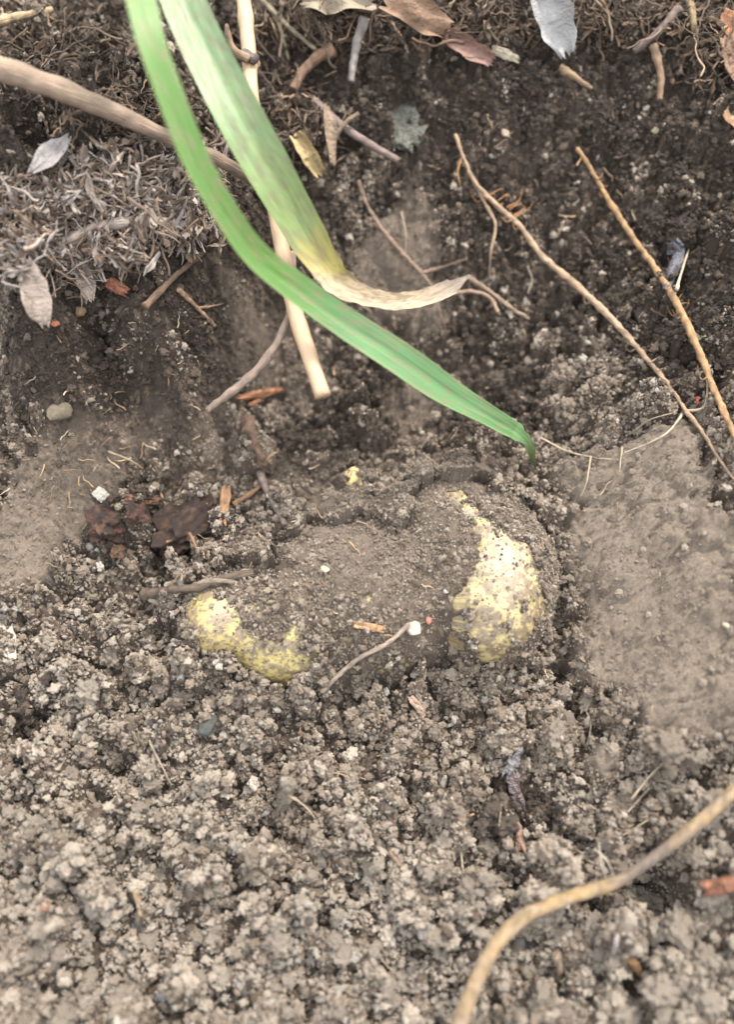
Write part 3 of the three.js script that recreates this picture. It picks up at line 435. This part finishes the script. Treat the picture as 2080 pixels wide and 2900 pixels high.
root('root', R2, table([[0, .0004], [.2, .00062], [.6, .00068], [1, .0006]]), [.36, .225, .115], 'orange brown knobbly root running down the dark bank', 'root', { lift: .0034, branches: [[[[1500, 640], [1512, 600], [1525, 560]], .00035, [.6, .52, .4]], [[[1566, 815], [1568, 870], [1560, 905]], .0003, [.5, .4, .3]], ...spikes(16, R2, 28, [.4, .23, .1])] });
root('root', [[795, 400], [812, 450], [845, 505], [892, 560], [935, 605]], t => .00045, [.27, .19, .15], 'thin brown root beside the smooth soil ending at a fork', 'root', { lift: .002, branches: [[[[935, 605], [985, 590], [1032, 574]], .0004], [[[935, 605], [960, 640], [975, 690], [990, 735]], .00035]] });
root('root', [[985, 655], [1045, 645], [1085, 658], [1105, 692]], t => .00042, [.34, .24, .18], 'short curved root just beyond the dry blade tip', 'root', { lift: .0022 });
root('root', [[1040, 615], [1085, 645], [1130, 680], [1172, 706]], t => .00055 * (1 - .3 * t), [.27, .2, .15], 'soil caked rootlet below the dry blade tip', 'root', { lift: .0016 });
root('root', [[740, 690], [752, 722], [790, 738], [830, 748], [868, 765]], t => .0004, [.5, .38, .28], 'pale thin root crossing under the green blade', 'root', { lift: .004 });
root('root', [[395, 640], [430, 675], [475, 722]], t => .00045, [.38, .25, .17], 'short brown rootlet crossing below the litter ledge', 'root', { lift: .002, branches: [[[[440, 682], [470, 678], [495, 672]], .0003]] });
root('white_root', [[712, 1532], [735, 1508], [770, 1478], [800, 1455], [850, 1430], [880, 1408], [906, 1382]], t => .00058 * (1 - .3 * t), [.36, .30, .25], 'pale whitish root lying along the lower edge of the tuber', 'root', { lift: .0014, knot: .18 });
{
  const list = [[1900, 1540, .162], [1740, 1650, .149], [1627, 1752, .147], [1540, 1830, .147], [1450, 1900, .1475], [1370, 1952, .1485], [1250, 1992, .1485], [1160, 2032, .1475], [1095, 2098, .1455], [1052, 2182, .1435], [1018, 2268, .142], [985, 2380, .1425], [950, 2520, .158]].map(a => px(...a));
  const g = tube(list, table([[0, W(14, .147)], [.35, W(14, .147)], [.43, W(11, .147)], [.5, W(15, .147)], [.75, W(18, .146)], [1, W(23, .142)]]), (t, a, p) => { const d = sstep(.05, .45, fbm(p.x * 160 + Math.cos(a) * .6, p.y * 160, p.z * 160 + Math.sin(a) * .6, 2)), grey = Math.exp(-(((t - .41) / .055) ** 2)); let c = lerpC([.27, .19, .095], [.195, .145, .10], sstep(.5, .85, t)); c = lerpC(c, [.24, .19, .145], Math.max(d, sstep(.1, .3, fbm(p.x * 500 + Math.cos(a), p.y * 500, p.z * 500 + Math.sin(a), 2)) * .8) * .85); return speckle(lerpC(c, [.15, .12, .105], grey), .35, 900)(t, a, p); }, { seg: 170, ring: 18, knot: .07, f: 260 });
  const hairs = []; for (const [a, b, c] of [[[1350, 1958], [1335, 1920], [1328, 1870]], [[1360, 1940], [1345, 1905], [1318, 1880]], [[1080, 2110], [1060, 2130], [1038, 2140]]]) hairs.push(['root_hair', tube([px(...a, .1515), px(...b, .151), px(...c, .1525)], .00018, speckle([.5, .44, .38]), { seg: 14, ring: 6 }), rootMat]);
  assembly('thick_root', [['main_root', g, rootMat], ...hairs], 'thick yellowish root arching out of the pale clods over a dark hole', 'root');
}
// fine hair roots strewn over the soil
const fineLabel = 'hair thin pale root lying loosely on the soil';
for (const l of [[[1290, 1560], [1310, 1600], [1302, 1650]], [[1022, 1888], [1026, 1920], [1030, 1955]], [[890, 470], [900, 520], [898, 575]], [[1500, 610], [1520, 570], [1540, 520]], [[1250, 490], [1240, 515], [1228, 530]], [[1310, 1010], [1300, 1070], [1288, 1100]], [[1380, 990], [1376, 1020], [1374, 1045]], [[1200, 970], [1260, 1000], [1330, 1015], [1372, 1018]], [[240, 1000], [290, 1020], [320, 1040]], [[1400, 1770], [1440, 1720], [1470, 1690]], [[1340, 1850], [1390, 1800], [1440, 1745]], [[1310, 1870], [1380, 1850], [1460, 1800]], [[560, 2080], [620, 2070], [690, 2060]], [[330, 1640], [360, 1700], [380, 1740]], [[300, 1970], [306, 2000], [312, 2045]], [[640, 1760], [680, 1790], [710, 1830]], [[830, 2090], [850, 2130], [870, 2150]], [[1090, 1760], [1110, 1790], [1106, 1830]], [[1400, 960], [1440, 930], [1490, 915]], [[1170, 590], [1180, 620], [1170, 650]], [[620, 1950], [660, 1920], [690, 1910]], [[220, 1940], [260, 1970], [270, 2000]]])
  root('hair_root', l, t => .00022 * (1 - .5 * t), [.5, .42, .32], fineLabel, 'root', { lift: .0013, group: 'hair roots on the soil', seg: 24, knot: .2 });

// ------------------------------------------------------------------ twigs and sticks on the soil
function stick(name, list, r, tone, label, { lift = .001, group, knot = .2, cut = true, cat = 'twig', taper = .3, mat = stickMat } = {}) { return thing(name, tube(along(list, lift), t => r * (1 - taper * t), speckle(tone, .35, 800), { seg: 40, ring: 9, knot, f: 700, cut }), mat, label, cat, group); }
stick('twig', [[576, 1045], [590, 1085], [612, 1125], [632, 1162]], .0008, [.19, .145, .13], 'short grey twig with a dark broken end above the tuber', { lift: .0016 });
stick('twig', [[548, 930], [560, 970], [575, 1005], [590, 1045]], .0013, [.17, .10, .065], 'crumbling brown rotten root stub leading to the short grey twig', { lift: .0008, knot: .5 });
stick('twig', [[318, 1318], [390, 1305], [440, 1302], [500, 1282], [562, 1270]], .0010, [.13, .09, .065], 'long dark rotten twig lying along the upper edge of the tuber', { lift: .001, knot: .4 });
stick('twig', [[430, 1297], [470, 1286], [520, 1290]], .0006, [.4, .31, .24], 'thin pale twig beside the long dark twig at the tuber edge', { lift: .0017 });
stick('fibre', [[515, 1118], [548, 1098], [582, 1075]], .0006, [.30, .17, .09], 'brown fibre running from the orange chip to the grey twig', { lift: .0012, cat: 'fibre' });
stick('twig', [[1368, 2020], [1372, 2050], [1366, 2085], [1360, 2112]], .00055, [.40, .36, .34], 'thin straight grey twig standing among pale clods', { lift: .002, taper: .1 });
stick('twig', [[1392, 2118], [1408, 2138], [1422, 2158]], .0009, [.36, .2, .09], 'short orange brown stick among pale clods', { lift: .001 });
stick('twig', [[1232, 2115], [1240, 2145], [1236, 2175]], .0006, [.38, .28, .2], 'small tan stick leaning between clods below the thick root', { lift: .002 });
stick('twig', [[862, 1888], [888, 1915], [912, 1936]], .0005, [.3, .2, .14], 'small thin brown twig with a fork on crumbly soil', { lift: .0015 });
stick('twig', [[300, 1968], [306, 1998], [312, 2030]], .0006, [.5, .37, .22], 'short tan twig on the pale crumbly soil', { lift: .0014 });
stick('twig', [[1240, 150, .002], [1275, 172, .001], [1312, 198]], .0008, [.28, .19, .11], 'tan stick below the grey hanging leaf', { lift: .002, knot: .3 });
stick('twig', [[1448, 100], [1462, 150], [1466, 180], [1462, 222]], .0009, [.30, .19, .12], 'bent brown twig on the dark upper bank', { lift: .0025 });
stick('twig', [[1505, 20], [1455, 75], [1405, 115]], .0010, [.20, .14, .12], 'dark greyish twig slanting across the upper bank', { lift: .003 });
stick('twig', [[1530, 0], [1538, 50], [1545, 105]], .0008, [.33, .24, .13], 'tan stem standing upright on the upper bank', { lift: .003 });
stick('twig', [[808, 40], [790, 100], [778, 182]], .0011, [.30, .27, .26], 'pale grey stick standing on the litter behind the straw stalk', { lift: .004 });
stick('twig', [[740, 108], [700, 130], [668, 165], [650, 200]], .0013, [.24, .14, .09], 'curved reddish brown twig on the litter at the bank top', { lift: .003 });
stick('twig', [[695, 225], [760, 280], [830, 325], [882, 355]], .0010, [.30, .22, .20], 'smooth pinkish grey twig with a blunt end on the bank', { lift: .0045, knot: .1 });
stick('twig', [[720, 345], [758, 280], [795, 250]], .0007, [.37, .28, .2], 'thin upright tan twig crossing the pinkish grey twig', { lift: .005 });
stick('twig', [[-20, 52], [50, 35], [115, 22]], .0010, [.48, .36, .22], 'pale yellow stick at the far corner of the litter', { lift: .005 });
stick('twig', [[130, 545], [230, 500], [340, 492], [440, 500], [500, 488]], .0013, [.42, .35, .31], 'long pale grey stick lying across the litter ledge', { lift: .005 });
stick('twig', [[320, 680], [390, 610], [450, 560]], .0007, [.24, .15, .1], 'thin dark twig slanting under the litter ledge', { lift: .003 });
stick('twig', [[595, 10], [620, 60], [640, 132]], .0006, [.36, .33, .2], 'olive grass stem on the dark soil beside the straw stalk', { lift: .004, taper: .6 });
stick('twig', [[580, 0], [640, 60], [700, 110]], .0006, [.3, .26, .17], 'dry curved stem arching over the dark soil beside the straw stalk', { lift: .005 });

// ------------------------------------------------------------------ chips, bark, leaves
const grainTone = (c, v = .35, s = 1) => (a, b) => { const k = 1 + v * (noise(a * 2.5 + s, b * 9, s) + .6 * noise(a * 9, b * 14, s + 4)); return [c[0] * k, c[1] * k, c[2] * k]; };
function chip(name, u1, v1, u2, v2, wpx, th, tone, label, cat, { lift = .0012, mat = chipMat, curl = .3, warp = .08, ragged = .3, taper = .3, group, v = .4, tilt = 0, groove = .00012, up } = {}) {
  const a = onSoil(u1, v1), b = onSoil(u2, v2), n = soilN((a.x + b.x) / 2, (a.z + b.z) / 2, .003), s = u1 * .37 + v1 * .11; n.lerp(view(u1, v1), .4).normalize(); if (tilt) n.applyAxisAngle(b.clone().sub(a).normalize(), tilt);
  return thing(name, lay(flake(a.distanceTo(b), wpx * project(a)[2] / KPX, th, { curl, warp, ragged, s, tone: grainTone(tone, v, s), groove, taper }), a, b, up ?? n, lift), mat, label, cat, group);
}
chip('wood_chip', 520, 888, 618, 868, 16, .0012, [.34, .155, .075], 'orange brown fibrous wood chip split along its grain', 'wood chip', { lift: .0018 });
chip('wood_chip', 540, 900, 570, 888, 10, .001, [.36, .17, .085], 'small orange wood splinter against the split wood chip', 'wood chip', { lift: .0018 });
chip('wood_chip', 500, 1088, 492, 1172, 22, .001, [.40, .23, .12], 'upright orange brown bark chip beside the dark bark lumps', 'wood chip', { lift: .0016 });
chip('wood_chip', 275, 1105, 350, 1112, 20, .0012, [.20, .09, .05], 'reddish brown bark strip above the dark bark lumps', 'wood chip');
chip('wood_chip', 255, 630, 298, 650, 30, .0016, [.28, .10, .055], 'brick red bark chip stuck in the soil under the litter ledge', 'wood chip', { lift: .002 });
chip('wood_chip', 908, 1540, 942, 1580, 18, .0008, [.42, .30, .22], 'pale brown torn chip on soil below the white root', 'wood chip');
chip('wood_chip', 785, 1380, 850, 1392, 16, .0006, [.42, .25, .13], 'thin orange flake on the soil crust of the tuber', 'wood chip', { lift: .0008 });
chip('wood_chip', 1568, 1962, 1660, 1940, 34, .0022, [.26, .11, .06], 'red brown bark piece among the pale clods', 'bark', { lift: .003 });
chip('wood_chip', 345, 440, 352, 525, 26, .001, [.42, .23, .13], 'orange brown leaf stub standing on the litter ledge', 'leaf', { lift: .004, mat: leafMat });
chip('wood_chip', 1130, 1700, 1150, 1790, 30, .0012, [.085, .062, .064], 'dark purplish rotten bark strip in the crumbly soil', 'bark', { mat: darkChipMat, ragged: .6, lift: .0006 });
chip('wood_chip', 1150, 1650, 1120, 1720, 26, .0012, [.10, .093, .10], 'bluish grey rotten bark flake above the purplish strip', 'bark', { mat: darkChipMat, ragged: .6, lift: .0006 });
chip('wood_chip', 1140, 1810, 1160, 1890, 22, .0012, [.17, .10, .075], 'brown rotten bark strip below the purplish strip', 'bark', { mat: darkChipMat, ragged: .6, lift: .0006 });
chip('dead_leaf', 1195, -30, 1255, 130, 78, .0006, [.23, .23, .235], 'pale silvery grey dead leaf hanging from the bank top', 'leaf', { lift: .006, mat: leafMat, curl: 1.2, warp: .15, taper: .6, v: .25 });
chip('dead_leaf', 855, 20, 985, 85, 60, .0006, [.15, .09, .055], 'curled brown dead leaf on the bank top', 'leaf', { lift: .005, mat: leafMat, curl: 1.5, warp: .2 });
chip('dead_leaf', 680, 30, 830, 40, 70, .0006, [.20, .165, .12], 'crumpled pale tan dead leaf on the bank top', 'leaf', { lift: .005, mat: leafMat, curl: 1.6, warp: .25 });
chip('dead_leaf', 1090, 118, 1150, 142, 20, .0006, [.3, .26, .2], 'narrow pale leaf sliver below the brown dead leaf', 'leaf', { lift: .003, mat: leafMat });
chip('dead_leaf', 990, 80, 1095, 140, 40, .0006, [.16, .09, .075], 'dark reddish dead leaf hanging from the bank top', 'leaf', { lift: .003, mat: leafMat, curl: 1.2 });
chip('dead_leaf', 1590, 40, 1640, 100, 46, .0006, [.28, .13, .065], 'bright orange dead leaf at the bank edge', 'leaf', { lift: .004, mat: leafMat, curl: .8 });
chip('dead_leaf', 1600, 90, 1630, 180, 52, .0006, [.17, .10, .065], 'brown dead leaf under the bright orange one', 'leaf', { lift: .003, mat: leafMat, curl: .8 });
chip('dead_leaf', 1600, 240, 1640, 270, 44, .0006, [.36, .21, .12], 'rusty brown leaf scrap on the dark bank below the orange leaf', 'leaf', { lift: .002, mat: leafMat });
chip('dead_leaf', 655, 300, 712, 390, 36, .0005, [.28, .21, .10], 'folded yellow straw leaf hanging on the bank', 'leaf', { lift: .004, mat: leafMat, curl: 1.4 });
chip('dead_leaf', 700, 250, 712, 375, 30, .0005, [.18, .13, .09], 'shrivelled tan leaf beside the folded straw leaf', 'leaf', { lift: .005, mat: leafMat, curl: 1.4 });
chip('dead_leaf', 60, 585, 95, 728, 62, .0006, [.19, .155, .135], 'pale pinkish grey leaf hanging over the edge of the litter ledge', 'leaf', { lift: .006, mat: leafMat, curl: 1, taper: .7 });
chip('dead_leaf', 165, 560, 190, 650, 36, .0006, [.36, .29, .25], 'smaller grey brown leaf hanging beside the pale one', 'leaf', { lift: .005, mat: leafMat, curl: 1, taper: .6 });
chip('dead_leaf', 60, 420, 140, 340, 46, .0006, [.19, .175, .18], 'pointed bluish grey leaf scrap on the litter ledge', 'leaf', { lift: .007, mat: leafMat, curl: .8, taper: .8 });
chip('dead_leaf', 1490, 560, 1515, 530, 30, .0006, [.045, .048, .065], 'dark bluish bark flake on the bank between the two roots', 'bark', { lift: .0015, mat: darkChipMat });
chip('dead_leaf', 1480, 650, 1512, 560, 26, .0006, [.05, .05, .066], 'blackish blue bark flake beside the orange brown root', 'bark', { lift: .001, mat: darkChipMat });
chip('dead_leaf', 210, 1085, 232, 1105, 26, .0004, [.30, .285, .26], 'small whitish paper thin flake beside the dark bark lumps', 'flake', { lift: .0012, mat: leafMat, v: .1, curl: .1, warp: .03, ragged: .2, taper: .1 });
chip('dead_leaf', 880, 250, 920, 330, 70, .0012, [.03, .034, .024], 'dark greenish mossy crust on the upper bank', 'moss', { lift: .0012, mat: darkChipMat, ragged: .6 });
chip('dead_leaf', 8, 1380, 20, 1470, 30, .0005, [.32, .29, .25], 'pale shrivelled leaf on the crumbly soil', 'leaf', { lift: .002, mat: leafMat, curl: 1 });
{ // dark bark lumps
  const lump = (u, v, a, b, c, lift, tone, gloss) => { const p = onSoil(u, v, lift), g = crumbGeo(14, 18, .75, .2, .5); g.scale(a, b, c); g.rotateY(rr(0, 3)); paint(g, (x, y, z) => { const k = sstep(-.1, .3, noise(x * 420, y * 420, z * 420)), m = sstep(.15, .4, noise(x * 900 + 5, y * 900, z * 900)); return lerpC(lerpC(tone, [.045, .026, .02], k), [.3, .17, .1], m * .4); }); return g.translate(p.x, p.y, p.z); };
  const sp = (l, t) => tube(along(l, .0078), t => .0003 * (1 - .4 * t), speckle(t, .3), { seg: 14, ring: 6 });
  assembly('bark_lump', [['lump', lump(385, 1195, .0072, .0044, .0052, .0036, [.07, .035, .026]), darkChipMat], ['splinter', sp([[420, 1180], [432, 1205], [440, 1225]], [.42, .24, .12]), stickMat], ['splinter', sp([[370, 1200], [386, 1196], [400, 1194]], [.5, .3, .12]), stickMat]], 'large dark wet looking bark lump with thin orange splinters', 'bark');
  thing('bark_lump', lump(248, 1176, .0036, .0032, .0038, .0022, [.15, .065, .045]), darkChipMat, 'round reddish brown bark nodule beside the large dark lump', 'bark');
  thing('bark_lump', lump(300, 1150, .0024, .0021, .0024, .002, [.14, .06, .045]), darkChipMat, 'small reddish nodule between the two larger bark lumps', 'bark');
  thing('bark_lump', lump(250, 1225, .0016, .0014, .0016, .0018, [.22, .12, .07]), darkChipMat, 'small tan nodule under the round reddish nodule', 'bark');
}
// ------------------------------------------------------------------ pebbles and grains that stand out
function pebble(u, v, r, tone, label, cat = 'pebble', { flat = .7, lift = .4, group, name = 'pebble' } = {}) { const R = r * project(onSoil(u, v))[2] / KPX, p = onSoil(u, v, R * lift), g = stoneGeo(R, R * flat, R * rr(.75, 1), u, 5, .2); g.rotateY(rr(0, 3)); paint(g, (x, y, z) => { const k = 1 + .35 * noise(x * 1500, y * 1500, z * 1500); return tone.map(c => c * k); }); thing(name, g.translate(p.x, p.y, p.z), stoneMat, label, cat, group); }
pebble(915, 1390, 19, [.72, .60, .47], 'cream pebble at the end of the pale whitish root');
pebble(950, 1373, 9, [.50, .22, .17], 'tiny pink pebble beside the cream pebble');
pebble(722, 1262, 11, [.75, .66, .45], 'small cream seed like grain on top of the soil covered tuber', 'pebble', { flat: .5 });
pebble(460, 1602, 26, [.075, .082, .075], 'dark bluish green stone lying in the crumbs below the tuber');
pebble(500, 1595, 16, [.13, .14, .12], 'dark greenish stone chip beside the bluish stone', 'pebble');
pebble(195, 1212, 13, [.55, .52, .48], 'pale grey oval pebble beside the round reddish nodule');
pebble(217, 1218, 6, [.5, .47, .44], 'tiny pale grain beside the grey oval pebble');
pebble(338, 1600, 9, [.05, .05, .045], 'small black pebble in the crumbs');
pebble(120, 716, 10, [.50, .17, .08], 'tiny bright orange brick fragment under the litter ledge', 'fragment');
pebble(172, 692, 15, [.48, .35, .2], 'yellowish crumb under the litter ledge', 'fragment');
pebble(1545, 886, 14, [.42, .12, .08], 'red brick fragment between the two bank roots', 'fragment');
pebble(1455, 290, 10, [.45, .40, .28], 'pale oval seed on the dark bank', 'seed');
pebble(1116, 294, 13, [.40, .31, .23], 'pale ring shaped seed husk on the dark bank', 'seed', { flat: .5 });
pebble(1090, 345, 6, [.7, .66, .6], 'tiny white grain on the dark bank', 'pebble');
pebble(130, 910, 28, [.22, .18, .13], 'pale yellowish lump in the brown soil of the bank foot', 'soil clod');
pebble(405, 1500, 14, [.56, .54, .52], 'whitish stone chip below the tuber', 'pebble');
pebble(758, 1700, 9, [.48, .27, .15], 'orange crumb on the crumbly soil', 'fragment');
pebble(775, 1710, 7, [.5, .3, .2], 'tiny pinkish crumb beside the orange crumb', 'fragment');
pebble(870, 1815, 9, [.36, .13, .14], 'tiny purplish red crumb on the crumbly soil', 'fragment');
pebble(60, 1985, 14, [.14, .05, .06], 'dark purple red fragment in the pale crumbs', 'fragment');
pebble(95, 2012, 12, [.34, .17, .11], 'reddish brown fragment beside the dark purple one', 'fragment');
pebble(945, 2060, 24, [.42, .40, .39], 'light grey stone among the crumbs', 'pebble');
pebble(305, 2055, 16, [.20, .21, .22], 'dark grey stone among the pale crumbs', 'pebble');
pebble(1165, 2075, 16, [.05, .07, .10], 'dark blue stone in the hollow under the thick root', 'pebble');
pebble(365, 2210, 16, [.36, .39, .48], 'bluish grey stone among the pale crumbs', 'pebble');
pebble(990, 1310, 7, [.6, .58, .55], 'tiny glittering pale grain on the tuber crust', 'pebble');
pebble(1250, 1590, 8, [.45, .41, .36], 'small tan grain on a clod beside the tuber', 'pebble');
pebble(1610, 1385, 9, [.55, .48, .38], 'pale grain on the smooth grey soil', 'pebble');

// ------------------------------------------------------------------ leaf litter on the ledge and the bank top; fibres in the soil
function scatter(name, label, geos, mat, N, zone, size, tones, lift, seedv, part) {
  const grp = new THREE.Group(); grp.name = name; tag(grp, label, 'litter', null, 'stuff'); const lists = geos.map(() => []);
  for (let i = 0; i < N; i++) {
    const [zu, zv, zr, zs] = zone[rnd() * zone.length | 0], u = zu + gauss() * zr, v = zv + gauss() * zs, p = onSoil(u, v), n = soilN(p.x, p.z, .002); if (inGrid(p.x, p.z) && sampleG(BARE, p.x, p.z) < .0005 && name !== 'leaf_litter') continue;
    const s = size * Math.pow(rnd(), 1.5) + size * .25; p.addScaledVector(n, lift * rnd());
    const q = new THREE.Quaternion().setFromUnitVectors(new V3(0, 1, 0), n).multiply(new THREE.Quaternion().setFromEuler(new THREE.Euler(gauss() * .6, rr(0, 6.28), gauss() * .6))), t = tones[rnd() * tones.length | 0], k = rr(.6, 1.3);
    lists[rnd() * geos.length | 0].push([new THREE.Matrix4().compose(p, q, new V3(s, s, s)), new THREE.Color().setRGB(t[0] * k, t[1] * k, t[2] * k)]);
  }
  lists.forEach((L, k) => { const im = new THREE.InstancedMesh(geos[k], mat, L.length); L.forEach(([m, c], i) => { im.setMatrixAt(i, m); im.setColorAt(i, c); }); im.name = part; im.userData.kind = 'stuff'; im.castShadow = im.receiveShadow = true; grp.add(im); }); scene.add(grp);
}
const plain = new THREE.MeshStandardMaterial({ color: 0xffffff, roughness: .9 });
const noCol = g => { g.deleteAttribute('color'); return g; };
const bits = []; for (let i = 0; i < 6; i++) bits.push(noCol(flake(1, rr(.08, .26), .07, { curl: rr(-1, 1.5), warp: .3, ragged: .6, s: i * 3.7, nu: 8, nv: 5 })));
const fibs = []; for (let i = 0; i < 6; i++) { const a = []; for (let k = 0; k < 5; k++) a.push(new V3(k / 4 - .5, .05 * gauss(), .09 * gauss())); fibs.push(noCol(tube(a, t => .045 * (1 - .5 * t), () => [1, 1, 1], { seg: 10, ring: 5, knot: .2, f: 4 }))); }
const curls = []; for (let i = 0; i < 8; i++) { const a = []; let y = 0, z = 0; for (let k = 0; k < 8; k++) { y += .04 * gauss(); z += .065 * gauss(); a.push(new V3(k / 7 - .5, y, z)); } curls.push(noCol(tube(a, t => (.011 + .003 * i) * (1 - .4 * t), () => [1, 1, 1], { seg: 24, ring: 5, knot: .25, f: 9 }))); }
const ledge = [[120, 450, 130, 60], [280, 420, 130, 70], [380, 480, 90, 60], [60, 560, 70, 40], [430, 400, 60, 60], [200, 560, 100, 35]];
const topz = [[700, 60, 160, 60], [1000, 40, 200, 60], [1350, 40, 200, 60], [150, 80, 200, 80], [650, 270, 90, 110], [1580, 100, 80, 100], [300, 250, 140, 60]];
const LT = [[.24, .19, .16], [.15, .11, .088], [.29, .25, .22], [.085, .055, .04], [.16, .115, .082], [.25, .22, .21]];
const DT = [[.09, .06, .042], [.14, .09, .06], [.05, .035, .026], [.19, .135, .09], [.075, .053, .038]];
scatter('leaf_litter', 'matted pale grey brown leaf litter on the ledge of the bank', [...bits, ...bits, ...fibs], plain, 7000, ledge, .0046, LT, .005, 1, 'litter_bit');
scatter('matted_roots', 'tangled mat of pale dead roots and grass fibres on the bank ledge', curls, plain, 430, [...ledge, [330, 520, 110, 50], [120, 610, 110, 30]], .0105, LT, .006, 4, 'dead_root');
scatter('dark_matted_roots', 'tangled brown dead roots hanging along the bank top', curls, plain, 260, [[700, 60, 160, 70], [1000, 60, 200, 60], [1350, 60, 200, 60], [150, 120, 200, 90], [560, 250, 120, 130], [1580, 100, 80, 100]], .010, DT, .006, 5, 'dead_root');
scatter('dark_leaf_litter', 'dark brown leaf litter and fibres along the bank top', [...bits, ...fibs], plain, 3600, topz, .0034, DT, .003, 2, 'litter_bit');
scatter('plant_fibres', 'short brown plant fibres mixed through the soil', fibs, plain, 500, [[813, 1700, 600, 500], [813, 900, 600, 500], [1300, 500, 300, 250], [300, 1000, 300, 250]], .003, [[.22, .15, .1], [.36, .28, .2], [.14, .09, .06], [.36, .24, .14]], .0012, 3, 'fibre');
// base colours of damp earth and plant matter are deep
{ const seen = new Set(); scene.traverse(o => { if (o.material && !seen.has(o.material)) { seen.add(o.material); o.material.color.multiplyScalar(.65); } }); }
renderer.render(scene, camera);
